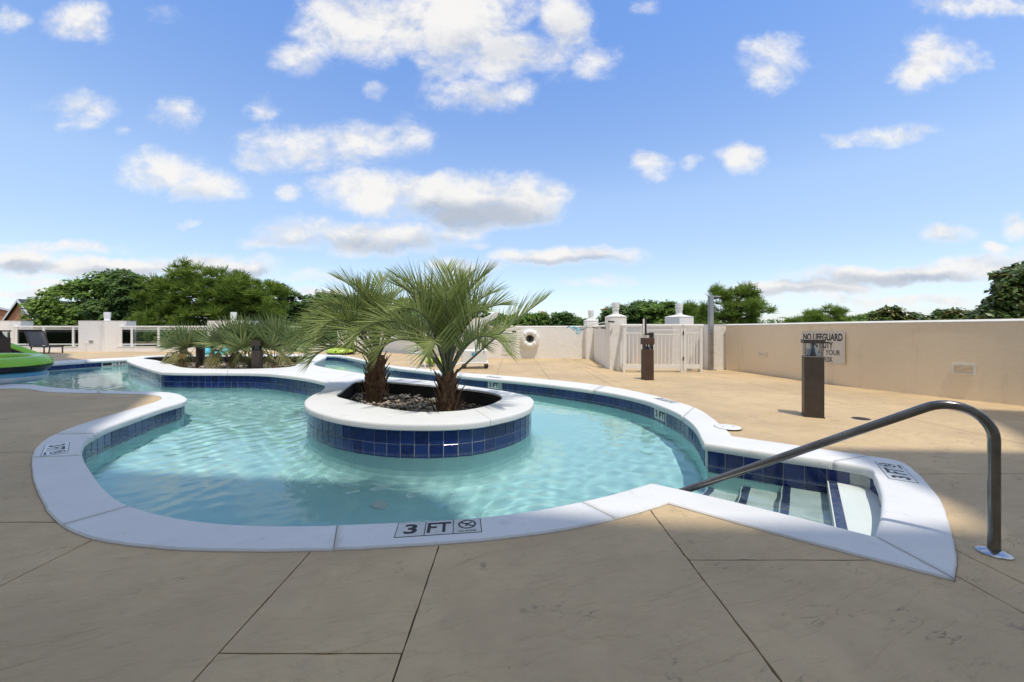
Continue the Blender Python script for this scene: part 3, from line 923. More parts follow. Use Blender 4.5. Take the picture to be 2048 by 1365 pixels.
for i in range(len(iw)):
    a, b = iw[i], iw[(i + 1) % len(iw)]
    mb.add([(a.x, a.y, FLOOR_Z), (b.x, b.y, FLOOR_Z), (b.x, b.y, -.25), (a.x, a.y, -.25)], [(0, 1, 2, 3)])
    gb.add([(a.x, a.y, -.25), (b.x, b.y, -.25), (b.x, b.y, IZ - .07), (a.x, a.y, IZ - .07)], [(0, 1, 2, 3)])
gb.build('grout_band', MATS['grout'], island)
o = mb.build('wall', MATS['plaster'], island, 9)
o.cycles.is_caustics_receiver = True
top_out = [v2(p) for p in offset(isl, -.03)]
holes = [bed1, bed2]
vs, fs = fill([top_out] + holes)
bm0 = bmesh.new()
q = [bm0.verts.new((x, y, IZ)) for x, y in vs]
for f in fs:
    try: bm0.faces.new([q[i] for i in f])
    except ValueError: pass
def ring(bm, loopA, zA, loopB, zB):
    a = [bm.verts.new((p[0], p[1], zA)) for p in loopA]; b = [bm.verts.new((p[0], p[1], zB)) for p in loopB]
    for i in range(len(a)):
        j = (i + 1) % len(a)
        bm.faces.new((a[i], a[j], b[j], b[i]))
steps = [(-.03, IZ), (-.014, IZ - .003), (-.004, IZ - .012), (0, IZ - .028), (0, IZ - .066), (-.006, IZ - .074), (-.09, IZ - .074)]
for (o0, z0), (o1, z1) in zip(steps[:-1], steps[1:]):
    ring(bm0, offset(isl, o1), z1, offset(isl, o0), z0)
for h in holes:
    if area(h) < 0: h.reverse()
    ring(bm0, h, IZ - .028, h, IZ)
bmesh.ops.remove_doubles(bm0, verts=bm0.verts[:], dist=1e-4)
bmesh.ops.recalc_face_normals(bm0, faces=bm0.faces[:])
def half(pxa, pxb, g=.002):
    a, b = v2(P(*pxa, IZ)), v2(P(*pxb, IZ))
    d = (b - a).normalized(); nn = Vector((d.y, -d.x))
    return ((a.x - nn.x * g, a.y - nn.y * g, 0), (nn.x, nn.y, 0)), ((a.x + nn.x * g, a.y + nn.y * g, 0), (-nn.x, -nn.y, 0))
neck = half((649, 763), (721, 746.5))
rad = half((985, 842), (948, 818))
lef = half((455, 745.6), (455, 712))
for planes in ([neck[0], lef[0]], [neck[0], lef[1]], [neck[1], rad[0]], [neck[1], rad[1]]):
    c = split_cell(bm0, planes)
    if not c.faces: c.free(); continue
    me = bpy.data.meshes.new('coping_slab')
    c.to_mesh(me); c.free()
    me.materials.append(MATS['coping'])
    me.polygons.foreach_set('use_smooth', [True] * len(me.polygons)); me.set_sharp_from_angle(angle=R(35))
    link_mesh('coping_slab', me, island)
bm0.free()
# tiles on the faces turned to the camera
def idx_near(loop, pxy, h=IZ):
    t_ = v2(P(*pxy, h))
    return min(range(len(loop)), key=lambda i: (loop[i] - t_).length)
i0, i1 = idx_near(isl, (256, 722)), idx_near(isl, (647, 764.5))
i2, i3 = idx_near(isl, (648, 775)), idx_near(isl, (1050, 790.5))
IR0 = IZ - .076 - TILE / 2
for a, b in ((i0, i1), (i2, i3)):
    run_tiles(Line([iw[i % len(iw)] for i in range(a, b + 1)]), island, (IR0, IR0 - PITCH), 1)
BEDZ = -.10
for h in holes:
    mb = MB()
    hi = [v2(p) for p in offset(h, .012)]
    for i in range(len(hi)):
        a, b = hi[i], hi[(i + 1) % len(hi)]
        mb.add([(a.x, a.y, BEDZ - .15), (b.x, b.y, BEDZ - .15), (b.x, b.y, IZ - .008), (a.x, a.y, IZ - .008)], [(3, 2, 1, 0)])
    mb.build('bed_liner', MATS['wet_wall'], island)
    xs = [p.x for p in hi]; ys = [p.y for p in hi]
    gx, gy = np.meshgrid(np.arange(min(xs) - .05, max(xs) + .05, .07), np.arange(min(ys) - .05, max(ys) + .05, .07))
    rg = np.random.default_rng(3)
    gz = BEDZ + rg.normal(0, .008, gx.shape)
    nx = gx.shape[1]
    ok = inside([v2(p) for p in offset(hi, .06)], gx, gy)
    mb = MB()
    fcs = [(j * nx + i, j * nx + i + 1, (j + 1) * nx + i + 1, (j + 1) * nx + i) for j in range(gx.shape[0] - 1) for i in range(nx - 1) if ok[j, i] and ok[j + 1, i + 1] and ok[j, i + 1] and ok[j + 1, i]]
    mb.add(np.stack([gx, gy, gz], -1).reshape(-1, 3).tolist(), fcs)
    mb.build('bed_soil', MATS['soil'], island, 9)

# ------------------------------------------------------------------ water: a real rippled surface that refracts
def water_mesh(name, x0, x1, y0, y1, st):
    gx = np.arange(x0, x1 + st, st); gy = np.arange(y0, y1 + st, st)
    X, Y = np.meshgrid(gx, gy)
    grow = [v2(p) for p in offset(Wp, .10 + st)]
    ok = inside(grow, X, Y) & ~inside([v2(p) for p in offset(isl, -.09 - st)], X, Y)
    rg = np.random.default_rng(11)
    Z = np.full(X.shape, WATER_Z)
    act = .55 + .45 * np.sin(X * .9 + 1.3) * np.sin(Y * .7 + .4)
    for k in range(46):
        wl = .13 * 2 ** (rg.random() * 2.9)
        a = rg.normal(.5, 1.0); ph = rg.random() * 6.283
        s1, s2 = rg.random(2) * 6.283
        env = .5 + .5 * np.sin(X * .8 * math.cos(s1) + Y * .8 * math.sin(s1) + s2)
        Z += (.00055 + .0014 * (wl < .40)) * wl * act * env * np.sin((X * math.cos(a) + Y * math.sin(a)) * 6.283 / wl + ph + .5 * np.sin(X * 1.3 + Y * .9 + s1)) * 2.2
    # rings spreading from the wall
    for cx, cy, am in ((.35, 3.1, .0011), (-.3, 2.75, .0011), (-2.6, 2.75, .0008)):
        r = np.hypot(X - cx, Y - cy)
        Z += am * np.sin(r * 6.283 / .085) * np.exp(-((r - .45) / .32) ** 2)
    idx = np.arange(X.size).reshape(X.shape)
    q = ok[:-1, :-1] & ok[:-1, 1:] & ok[1:, 1:] & ok[1:, :-1]
    f = np.stack([idx[:-1, :-1], idx[:-1, 1:], idx[1:, 1:], idx[1:, :-1]], -1)[q]
    used = np.unique(f)
    re = np.full(X.size, -1); re[used] = np.arange(len(used))
    return np.stack([X, Y, Z], -1).reshape(-1, 3)[used], re[f]
def np_mesh(name, V, F, mat_, parent=None, smooth=False, attr=None):
    me = bpy.data.meshes.new(name)
    k = F.shape[1]
    me.vertices.add(len(V)); me.vertices.foreach_set('co', np.asarray(V, np.float32).ravel())
    me.loops.add(F.size); me.loops.foreach_set('vertex_index', F.astype(np.int32).ravel())
    me.polygons.add(len(F)); me.polygons.foreach_set('loop_start', np.arange(0, F.size, k, dtype=np.int32))
    me.polygons.foreach_set('use_smooth', np.full(len(F), smooth))
    me.materials.append(mat_)
    if attr is not None:
        a = me.attributes.new('v', 'FLOAT', 'FACE'); a.data.foreach_set('value', attr.astype(np.float32))
    me.update(calc_edges=True)
    me.validate()
    return link_mesh(name, me, parent)
wv, wf = water_mesh('pool_water', -15.5, 3.4, 1.6, 18.6, .035)
water = np_mesh('pool_water', wv, wf, MATS['water'], None, True)
tag(water, kind='structure')
water.cycles.is_caustics_caster = True
for o in list(basin.children) + list(island.children): o.cycles.is_caustics_receiver = True

# ------------------------------------------------------------------ land below the raised deck
ter = MB()
ter.add([(-1500, -1500, -5.2), (1500, -1500, -5.2), (1500, 2500, -5.2), (-1500, 2500, -5.2)], [(0, 1, 2, 3)])
tag(ter.build('ground', MATS['terrain']), kind='structure')

# ------------------------------------------------------------------ parapet walls
def wall_strip(line, thick, z1, name, label, side=1, m='stucco'):
    """line: front foot of the wall from left to right; thickness away from the pool"""
    ln = [v2(p) for p in line]
    nrm = []
    for i in range(len(ln)):
        t = (ln[min(i + 1, len(ln) - 1)] - ln[max(i - 1, 0)]).normalized()
        nrm.append(Vector((-t.y, t.x)) * side)
    back = [p + q * thick for p, q in zip(ln, nrm)]
    root = thing(name, label, 'wall')
    MB().prism(ln + back[::-1], -2.0, z1 - .044).build('body', MATS[m], root)
    fr = [p - q * .004 for p, q in zip(ln, nrm)]; bk = [p + q * .004 for p, q in zip(back, nrm)]
    fr2 = [p + q * .030 for p, q in zip(ln, nrm)]; bk2 = [p - q * .030 for p, q in zip(back, nrm)]
    cp = MB()
    lo, mid_, hi_ = fr + bk[::-1], fr + bk[::-1], fr2 + bk2[::-1]
    k_ = len(lo)
    cp.add([(p.x, p.y, z1 - .045) for p in lo] + [(p.x, p.y, z1 - .030) for p in mid_] + [(p.x, p.y, z1) for p in hi_],
           [(i + r_ * k_, (i + 1) % k_ + r_ * k_, (i + 1) % k_ + (r_ + 1) * k_, i + (r_ + 1) * k_) for r_ in (0, 1) for i in range(k_)] + [(2 * k_ + i, 2 * k_ + i + 1, 3 * k_ - 2 - i, 3 * k_ - 1 - i) for i in range(k_ // 2 - 1)])
    bm = bmesh.new()
    o = cp.build('cap', MATS['wall_cap'], root)
    bm.from_mesh(o.data); bmesh.ops.recalc_face_normals(bm, faces=bm.faces[:]); bm.to_mesh(o.data); bm.free()
    return root
WH = 1.27
rw = catmull([v2(P(1452, 740.5)), v2(P(1500, 746)), v2(P(1660, 769)), v2(P(1781, 783.7)), v2(P(2048, 813)), Vector((8.5, 3.0)), Vector((9.2, -1))], 8, False)
right_wall = wall_strip(rw, .2, WH, 'parapet_wall', 'long curved tan stucco parapet wall carrying the lifeguard sign', 1, 'tan_stucco')
# faces turned to the camera, then the return wall
far_wall = wall_strip([Vector((-.98, 15.55)), Vector((3.0, 15.50)), Vector((3.42, 15.50))], .2, WH, 'parapet_wall', 'low cream parapet wall with the life ring and rules board')
ret_wall = wall_strip([Vector((3.14, 15.29)), Vector((2.93, 13.2)), Vector((2.83, 12.05))][::-1], .2, WH, 'parapet_wall', 'short shaded return wall between the two lamp pillars', -1)
wall_strip([Vector((-6.9, 20.9)), Vector((-1.72, 15.95))], .2, WH, 'parapet_wall', 'slanting cream parapet wall seen between the palm fronds')
back_curve = [Vector((3.22, 11.75)), Vector((3.30, 14.6)), Vector((4.72, 11.66)), Vector((5.48, 11.36))]
alcove_wall = wall_strip(back_curve, .2, WH, 'parapet_wall', 'curved pale wall behind the picket gate', 1)
def pier_box(c, d, rz, z1, label, name='wall_pier'):
    root = thing(name, label, 'pier', (c[0], c[1], 0), rz)
    MB().box((0, 0, z1 / 2 - .5), (d[0], d[1], z1 + 1.0 - .02)).build('body', MATS['stucco'], root)
    MB().box((0, 0, z1 - .009), (d[0] + .012, d[1] + .012, .018)).build('cap', MATS['wall_cap'], root)
    return root
pier_box((5.74, 11.24), (.54, .30), 0, WH, 'flat cream wall end right of the shower column')
# ------------------------------------------------------------------ the apartment tower behind the viewer: it throws the shade over the near deck
TH = 25.0
sh_off = Vector((SUN_DIR.x / SUN_DIR.z * TH, SUN_DIR.y / SUN_DIR.z * TH))
SHADE = [(-24, 20.2), (-20.6, 18.6), (-18.2, 16.3), (-15.6, 14.6), (-6.33, 7.06), (-5.46, 5.8), (-4.62, 4.45), (-4.2, 4.1), (-1.3, 3.95), (-.45, 3.6), (-.10, 2.45), (.9, 2.27), (2.62, 2.20), (2.80, 2.55), (2.84, 3.1), (2.90, 3.72), (4.7, 3.60), (5.17, 4.02), (5.56, 4.51), (5.97, 5.1), (6.15, 5.65), (7.2, 5.35), (9.5, 5.0), (12, -16), (-30, -16)]
foot = [v2(p) + sh_off for p in SHADE]
tower = thing('apartment_tower', 'tall cream apartment tower standing at the viewer\'s back and shading the near deck', 'building')
MB().prism(foot, -5.2, TH).build('wall', MATS['tower_paint'], tower)

# ------------------------------------------------------------------ lamp pillars
def lamp_parts(parent, z, s=1.0):
    lp = MB()
    lp.lathe([(.0, 0), (.098, 0), (.098, .035), (.086, .045), (.086, .075), (.092, .08), (.092, .10), (.084, .105), (.088, .125), (.100, .135)], n=24)
    o = lp.build('lamp', MATS['white_paint'], parent, R(40)); o.location = (0, 0, z); o.scale = (s, s, s)
    MB().lathe([(.104, .135), (.104, .175), (.100, .178), (.100, .192), (.104, .195), (.104, .21)], n=24).build('lens', MATS['lamp_glass'], o, R(40))
    MB().lathe([(.105, .21), (.107, .30), (.104, .335), (.0, .34)], n=24).build('cap', MATS['white_plastic'], o, R(40))
def pillar(x, y, wd, h, rz, label, s=1.0):
    root = thing('lamp_pillar', label, 'pillar', (x, y, 0), rz, 'lamp topped pillars of the parapet')
    MB().box((0, 0, h / 2 - .53), (wd, wd, h + .94)).build('body', MATS['stucco'], root)
    b = MB(); zt = h - .06
    b.add([(-wd / 2 - .012, -wd / 2 - .012, zt), (wd / 2 + .012, -wd / 2 - .012, zt), (wd / 2 + .012, wd / 2 + .012, zt), (-wd / 2 - .012, wd / 2 + .012, zt), (-.1, -.1, h + .01), (.1, -.1, h + .01), (.1, .1, h + .01), (-.1, .1, h + .01)],
          [(3, 2, 1, 0), (4, 5, 6, 7), (0, 1, 5, 4), (1, 2, 6, 5), (2, 3, 7, 6), (3, 0, 4, 7)])
    b.build('cap', MATS['wall_cap'], root)
    lamp_parts(root, h + .008, s)
    return root
pillar(3.06, 15.44, .46, 1.53, R(3), 'lamp pillar at the end of the far wall with the blue net beside it')
pillar(2.985, 11.47, .48, 1.55, R(3), 'large lamp pillar left of the picket gate carrying the net pole')
pillar(5.52, 13.15, .62, 1.60, R(24), 'lamp pillar rising behind the right part of the picket gate', 1.12)

# ------------------------------------------------------------------ left side: wide piers, kerb and glazed railing
FY = 20.6
def wide_pier(uc, label, vent=False, lamp=True):
    c = A(uc, FY - .1)
    root = thing('wall_pier', label, 'pier', (c.x, c.y + .45, 0), 0, 'wide white piers of the railing')
    poly = [(-1.04, -.45), (.42, -.52), (.80, -.36), (1.04, -.05), (1.04, .5), (-1.04, .5)]
    MB().prism(poly, -1.0, 1.575).build('body', MATS['stucco'], root)
    MB().prism([(x * 1.006, y * 1.012) for x, y in poly], 1.577, 1.597).build('cap', MATS['wall_cap'], root)
    if lamp: lamp_parts(root, 1.597, 1.35)
    if vent:
        MB().box((-.33, -.492, .52), (.26, .02, .15)).build('vent_frame', MATS['wall_cap'], root)
        v = MB()
        for k in range(5): v.box((-.33, -.503, .475 + k * .024), (.20, .012, .010))
        v.build('louvre', MATS['grey_metal'], root)
        MB().tube([(-.60, -.50, .50), (-.58, -.56, .50), (-.58, -.56, .28)], .02, 8).build('spigot', MATS['white_paint'], root)
    return root
wide_pier(197, 'wide white pier beside the dark lounger, with spigot and small vent', True)
wide_pier(455, 'wide white pier behind the palmetto bushes')
wide_pier(716, 'wide white pier half hidden behind the left palm')
wide_pier(-18, 'wide white pier at the left end above the green float', False, False)
p4 = thing('wall_pier', 'cream pier shaded by fronds, left of the rules board', 'pier', (-1.35, 15.85, 0), R(-6))
MB().box((0, 0, .3), (.82, .6, 2.54)).build('body', MATS['stucco'], p4)
MB().box((0, 0, 1.579), (.84, .62, .02)).build('cap', MATS['wall_cap'], p4)
kerb = thing('kerb_wall', 'low white kerb wall under the glazed railing', 'wall')
MB().box((-21.5, FY + .16, -.37), (27.4, .22, 1.24)).build('body', MATS['stucco'], kerb)
MB().box((-21.5, FY + .155, .259), (27.42, .25, .018)).build('cap', MATS['wall_cap'], kerb)
def railing(posts, x0, x1, label):
    root = thing('glass_railing', label, 'railing', (0, 0, 0), 0, 'white glazed railings')
    y = FY + .16
    MB().box(((x0 + x1) / 2, y, 1.285), (x1 - x0, .09, .085), bevel=.01).build('top_rail', MATS['white_paint'], root)
    MB().box(((x0 + x1) / 2, y, 1.165), (x1 - x0, .05, .04)).build('middle_rail', MATS['white_paint'], root)
    MB().box(((x0 + x1) / 2, y, .375), (x1 - x0, .05, .045)).build('bottom_rail', MATS['white_paint'], root)
    px = [A(u, y).x for u in posts]
    pm = None
    for x in px:
        if pm is None:
            o = MB().box((0, 0, 0), (.105, .07, .976)).build('post', MATS['white_paint'], root); pm = o.data
        else: o = link_mesh('post', pm, root)
        o.location = (x, y - .002, .755)
    ed = sorted([x0] + px + [x1])
    for a, b in zip(ed[:-1], ed[1:]):
        if b - a > .2: MB().box(((a + b) / 2, y, .77), (b - a - .112, .012, .742)).build('pane', MATS['smoked_glass'], root)
xs = lambda u: A(u, FY + .1).x
railing([26, 34, 88.5, 147.5], xs(21), xs(158), 'glazed white railing behind the dark lounger')
railing([243, 264.5, 318, 378], xs(237), xs(418), 'glazed white railing between the two wide piers')
railing([519, 572.5, 631.6, 677], xs(492), xs(686), 'glazed white railing between the bushes and the left palm')
o = MB().box((A(345, 19.6).x, 19.6, .008), (.2, .5, .012)).build('floor_drain', MATS['black_metal'])
tag(o, 'small black floor drain in front of the glazed railing', 'drain')

# ------------------------------------------------------------------ picket gate
gy = 10.42
gx = [A(u, gy).x for u in (1248, 1286.5, 1363.5, 1402)]
def pickets(root, a, b, zt, nb, rails=True, name='picket', w=.05):
    a, b = Vector(a), Vector(b)
    d = b - a; L = d.length; ang = math.atan2(d.y, d.x)
    mid = (a + b) / 2
    for z, h in ((zt - .16, .035), (.15, .11)):
        MB().box((mid.x, mid.y, z), (L - .004, .035, h), rz=ang).build('rail', MATS['white_paint'], root)
    pm = None
    for k in range(nb):
        p = a + d * ((k + 1) / (nb + 1))
        if pm is None:
            o = MB().box((0, 0, 0), (.022, .022, zt - .16 - .0175 - .205)).build(name, MATS['white_paint'], root); pm = o.data
        else: o = link_mesh(name, pm, root)
        o.location = (p.x, p.y, (zt - .16 - .0175 + .205) / 2); o.rotation_euler = (0, 0, ang)
def posts(root, pts, h, w=.055):
    for p in pts: MB().box((p[0], p[1], h / 2), (w, w, h)).build('post', MATS['white_paint'], root)
fl = thing('picket_fence', 'white picket panel left of the gate latch, returning to the large pillar', 'fence')
posts(fl, [(gx[0], gy), (gx[1] - .03, gy)], 1.19)
pickets(fl, (gx[0] + .03, gy), (gx[1] - .06, gy), 1.19, 3)
pickets(fl, (gx[0] + .02, gy + .03), (3.10, 11.2), 1.19, 8)
MB().box(((gx[0] + gx[1]) / 2 - .02, gy, 1.225), (gx[1] - gx[0] + .1, .075, .07), bevel=.012).build('top_rail', MATS['white_paint'], fl)
MB().box((3.03, 10.83, 1.225), (.80, .075, .07), rz=math.atan2(.78, .15)).build('top_rail', MATS['white_paint'], fl)
fr = thing('picket_fence', 'white picket panel right of the gate hinges, beside the shower column', 'fence')
posts(fr, [(gx[2] + .065, gy), (gx[3], gy)], 1.19)
pickets(fr, (gx[2] + .09, gy), (gx[3] - .03, gy), 1.19, 4)
pickets(fr, (gx[3], gy + .03), (5.30, 11.2), 1.19, 7)
MB().box(((gx[2] + gx[3]) / 2 + .04, gy, 1.225), (gx[3] - gx[2] + .04, .075, .07), bevel=.012).build('top_rail', MATS['white_paint'], fr)
MB().box((gx[3] + .17, gy + .42, 1.225), (.80, .075, .07), rz=math.atan2(.78, .35)).build('top_rail', MATS['white_paint'], fr)
gt = thing('picket_gate', 'white picket gate leaf with tall latch tube and two hinges', 'gate')
posts(gt, [(gx[1] + .05, gy), (gx[2] - .01, gy)], 1.14, .05)
pickets(gt, (gx[1] + .075, gy), (gx[2] - .035, gy), 1.15, 8)
MB().box(((gx[1] + gx[2]) / 2 + .02, gy, 1.225), (gx[2] - gx[1] - .05, .075, .07), bevel=.012).build('top_rail', MATS['white_paint'], gt)
MB().box(((gx[1] + gx[2]) / 2 + .02, gy, 1.11), (gx[2] - gx[1] - .11, .03, .03)).build('rail', MATS['white_paint'], gt)
for z in (1.02, .36): MB().box((gx[2] + .027, gy - .035, z), (.022, .03, .10)).build('hinge', MATS['black_metal'], gt)
MB().box((gx[1] - .005, gy - .05, 1.20), (.035, .035, .40)).build('latch_post', MATS['white_paint'], gt)
lt = MB(); lt.tube([(gx[1] + .045, gy - .06, 1.0), (gx[1] + .045, gy - .06, 1.42)], .022, 10); lt.tube([(gx[1] + .045, gy - .06, 1.42), (gx[1] + .045, gy - .06, 1.47)], .015, 10); lt.box((gx[1] + .075, gy - .06, 1.0), (.11, .05, .05))
lt.build('latch_tube', MATS['black_metal'], gt)
MB().box((gx[1] + .20, gy - .04, .965), (.11, .04, .15)).build('latch_box', MATS['black_metal'], gt)

# ------------------------------------------------------------------ shower column
shx = A(1421.5, 11.0)
sh = thing('shower_column', 'tall square stainless shower column with head at the top', 'shower', (shx.x, shx.y, 0), R(8))
MB().box((0, 0, 1.03), (.12, .10, 2.06), bevel=.008).build('body', MATS['bright_steel'], sh)
MB().box((0, 0, .012), (.22, .18, .02)).build('base_plate', MATS['bright_steel'], sh)
hd = MB(); hd.tube([(.05, -.02, 2.02), (.10, -.06, 2.035), (.16, -.09, 2.03)], .015, 8); hd.lathe([(.0, .02), (.05, .015), (.06, -.01), (.0, -.015)], (.165, -.095, 2.02), 16)
hd.build('shower_head', MATS['bright_steel'], sh, R(40))
for z, r in ((1.0, .022), (.50, .028)):
    k_ = MB(); k_.lathe([(.0, .05), (r, .045), (r, 0)], (.0, -.05, z), 14, Matrix.Rotation(R(90), 3, 'X')); k_.box((.03, -.09, z), (.06, .012, .014))
    k_.build('valve_knob', MATS['chrome'], sh, R(40))

# ------------------------------------------------------------------ things on the walls
def on_line(line, u):
    best = min(((abs(UC + FPX * p.x / p.y - u), i) for i, p in enumerate(line) if p.y > .5))[1]
    j = min(best + 1, len(line) - 1); i = max(0, best - 1)
    # refine
    lo, hi = None, None
    for a, b in zip(line[:-1], line[1:]):
        ua, ub = UC + FPX * a.x / max(a.y, .3), UC + FPX * b.x / max(b.y, .3)
        if min(ua, ub) <= u <= max(ua, ub):
            for k in range(60):
                p = a.lerp(b, k / 59)
                uu = UC + FPX * p.x / p.y
                if lo is None or abs(uu - u) < lo: lo, hi = abs(uu - u), p
    return hi, (line[j] - line[i]).normalized()
def wall_frame(u, v, off=.004):
    p, t = on_line(rw, u)
    nn = Vector((t.y, -t.x)) if Vector((t.y, -t.x)).dot(-p) > 0 else Vector((-t.y, t.x))
    x = Vector((0, 0, 1)).cross(Vector((nn.x, nn.y, 0)))
    return frame_mat(x, Vector((0, 0, 1)), Vector((nn.x, nn.y, 0)), Vector((p.x + nn.x * off, p.y + nn.y * off, H(v, p.y)))), p
def wall_w(u0, u1):
    return (on_line(rw, u0)[0] - on_line(rw, u1)[0]).length
m0, p0 = wall_frame(1645, 695)
sg = thing('warning_sign', 'white NO LIFEGUARD ON DUTY sign on the tan wall', 'sign')
sg.matrix_world = m0
sw_, sh_ = wall_w(1602, 1688), (726 - 664) * p0.y / FPX
MB().box((0, 0, .004), (sw_, sh_, .008), bevel=.0025).build('board', MATS['sign_white'], sg)
def fit_text(s, x0, x1, y, hgt, bold, parent):
    o = text_mesh(s, 1.0, 'black_print', bold, parent, 'lettering')
    xs_ = [v.co.x for v in o.data.vertices]; ys_ = [v.co.y for v in o.data.vertices]
    sx, sy = (x1 - x0) / (max(xs_) - min(xs_)), hgt / (max(ys_) - min(ys_))
    o.data.transform(Matrix.Translation((-(max(xs_) + min(xs_)) / 2, -(max(ys_) + min(ys_)) / 2, 0)))
    o.data.transform(Matrix.Diagonal((sx, sy, 1, 1)))
    o.matrix_local = Matrix.Translation(((x0 + x1) / 2, y, .0088))
    return o
fit_text('NO LIFEGUARD', -.46 * sw_, .46 * sw_, .33 * sh_, .235 * sh_, .035, sg)
fit_text('ON DUTY', -.28 * sw_, .25 * sw_, .075 * sh_, .215 * sh_, .035, sg)
fit_text('SWIM AT YOUR', -.43 * sw_, .41 * sw_, -.15 * sh_, .165 * sh_, .012, sg)
fit_text('OWN RISK', -.27 * sw_, .25 * sw_, -.375 * sh_, .165 * sh_, .012, sg)
for x, y in ((-.47, .46), (.47, .46), (-.47, -.46), (.47, -.46)): MB().lathe([(0, .003), (.008, .002), (.008, 0)], (x * sw_, y * sh_, .008), 8).build('screw', MATS['grey_metal'], sg)
def vent(u, v, wpx, hpx, label):
    m, p = wall_frame(u, v)
    root = thing('wall_vent', label, 'vent', (0, 0, 0), 0, 'louvred vents in the tan wall')
    root.matrix_world = m
    ww, hh = wall_w(u - wpx / 2, u + wpx / 2), hpx * p.y / FPX
    f = .09 * ww
    mb = MB()
    for c, d in (((0, hh / 2 - f / 2, .006), (ww, f, .014)), ((0, -hh / 2 + f / 2, .006), (ww, f, .014)), ((-ww / 2 + f / 2, 0, .006), (f, hh - 2 * f, .014)), ((ww / 2 - f / 2, 0, .006), (f, hh - 2 * f, .014))): mb.box(c, d)
    mb.build('frame', MATS['wall_cap'], root)
    MB().box((0, 0, .0), (ww - 2 * f, hh - 2 * f, .003)).build('recess', MATS['grey_metal'], root)
    me_ = None
    for k in range(6):
        if me_ is None:
            o = MB().box((0, 0, 0), (ww - 2 * f, (hh - 2 * f) / 9, .012), rot=Matrix.Rotation(R(-35), 3, 'X')).build('louvre', MATS['tan_stucco'], root); me_ = o.data
        else: o = link_mesh('louvre', me_, root)
        o.location = (0, -hh / 2 + f + (hh - 2 * f) * (k + .5) / 6, .005)
vent(1525, 709, 17, 10, 'small louvred vent in the tan wall left of the lifeguard sign')
vent(1928, 739, 47, 21, 'louvred vent in the tan wall above the handrail bend')
FWY = 15.545
def fw(u, v, y=FWY): return Vector(((u - UC) / FPX * y, y, H(v, y)))
c = fw(1018.5, 687)
rb = thing('rules_board', 'white pool rules board with rows of fine print beside the life ring', 'sign', (c.x, FWY - .012, c.z))
rb.rotation_euler = (R(90), 0, 0)
MB().box((0, 0, 0), (.60, .86, .022), bevel=.004).build('board', MATS['white_plastic'], rb)
pr = MB()
rr = random.Random(5)
for k in range(13):
    y = .36 - k * .058
    x = -.26
    if k == 0: pr.box((0, .385, .0125), (.34, .03, .001)); continue
    while x < .22:
        l = rr.uniform(.03, .10)
        pr.box((x + l / 2, y, .0125), (l, .016, .001)); x += l + .012
    if rr.random() < .3: pass
pr.build('fine_print', MATS['print_grey'], rb)
MB().box((.19, .455, .0), (.16, .05, .03)).build('clip', MATS['dark_frame'], rb)
c = fw(1059.5, 678)
lr = thing('life_ring', 'white life ring hanging on the far parapet wall', 'life ring', (c.x, FWY - .085, c.z))
lr.rotation_euler = (R(90), 0, 0)
def torus(R0, r0, n=36, m_=14, sx=1.0, sz=1.0, part=None):
    mb = MB()
    vs_ = []
    for i in range(n):
        a = 2 * math.pi * i / n
        for j in range(m_):
            b = 2 * math.pi * j / m_
            vs_.append(((R0 + r0 * math.cos(b)) * math.cos(a) * sx, (R0 + r0 * math.cos(b)) * math.sin(a), r0 * math.sin(b) * sz))
    fs_ = []
    mt = []
    for i in range(n):
        for j in range(m_):
            fs_.append((i * m_ + j, ((i + 1) % n) * m_ + j, ((i + 1) % n) * m_ + (j + 1) % m_, i * m_ + (j + 1) % m_))
            mt.append(0 if part is None else part(i, j, n, m_))
    mb.add(vs_, fs_); mb.M = mt
    return mb
torus(.262, .105, 36, 14).build('ring', MATS['white_plastic'], lr, 9)
for k in range(4):
    a = R(45 + 90 * k)
    o = torus(.108, .008, 18, 6, 1.0, 5).build('band', MATS['white_paint'], lr, 9)
    o.matrix_local = Matrix.Rotation(a, 4, 'Z') @ Matrix.Translation((.262, 0, 0)) @ Matrix.Rotation(R(90), 4, 'X')
hk = MB(); hk.tube([(0, .02, -.08), (0, .02, .02), (0, .07, .03)], .014, 8); hk.lathe([(.07, -.082), (.07, -.06), (0, -.055)], (0, 0, 0), 16)
hk.tube([(math.cos(a) * (.08 + .004 * a), math.sin(a) * (.07 + .003 * a), -.045 + .003 * a) for a in np.linspace(0, 15, 60)], .012, 6)
hk.build('hook', MATS['rope'], lr, 9)
# skimmer net lying on hooks along the return wall
nt_ = thing('skimmer_net', 'skimmer net with pale blue cloth on a pole along the return wall', 'pool net')
a0, a1 = Vector((2.70, 11.05, H(643.5, 11.1))), Vector((2.52, 14.6, 1.235))
MB().tube([a0, a1], .012, 8).build('pole', MATS['white_paint'], nt_)
MB().tube([Vector((2.62, 11.6, H(656, 11.6))), Vector((2.36, 14.3, 1.20))], .012, 8).build('pole', MATS['tan_wood'], nt_)
for p in (a0, Vector((2.62, 11.6, H(656, 11.6))), Vector((2.54, 12.4, 1.185))): MB().tube([p + Vector((-.02, 0, 0)), p + Vector((.16, .1, -.01))], .022, 8).build('hook', MATS['black_metal'], nt_)
cl = MB()
rr = random.Random(4)
gridv = []
c0 = Vector((2.40, 14.4, 1.225))
for i in range(9):
    for j in range(7):
        x = -.42 + i * .09
        drop = (j / 6) * (.30 * max(0.15, 1 - abs(x + .02) / .34))
        gridv.append((c0.x + x + .02 * math.sin(j * 2 + i), c0.y + .10 * math.sin(i * 1.3) + .07 * j / 6 * math.sin(i * 2.1), c0.z + .03 * math.sin(i * .9) - drop + .02 * math.sin(i * 2.2 + j)))
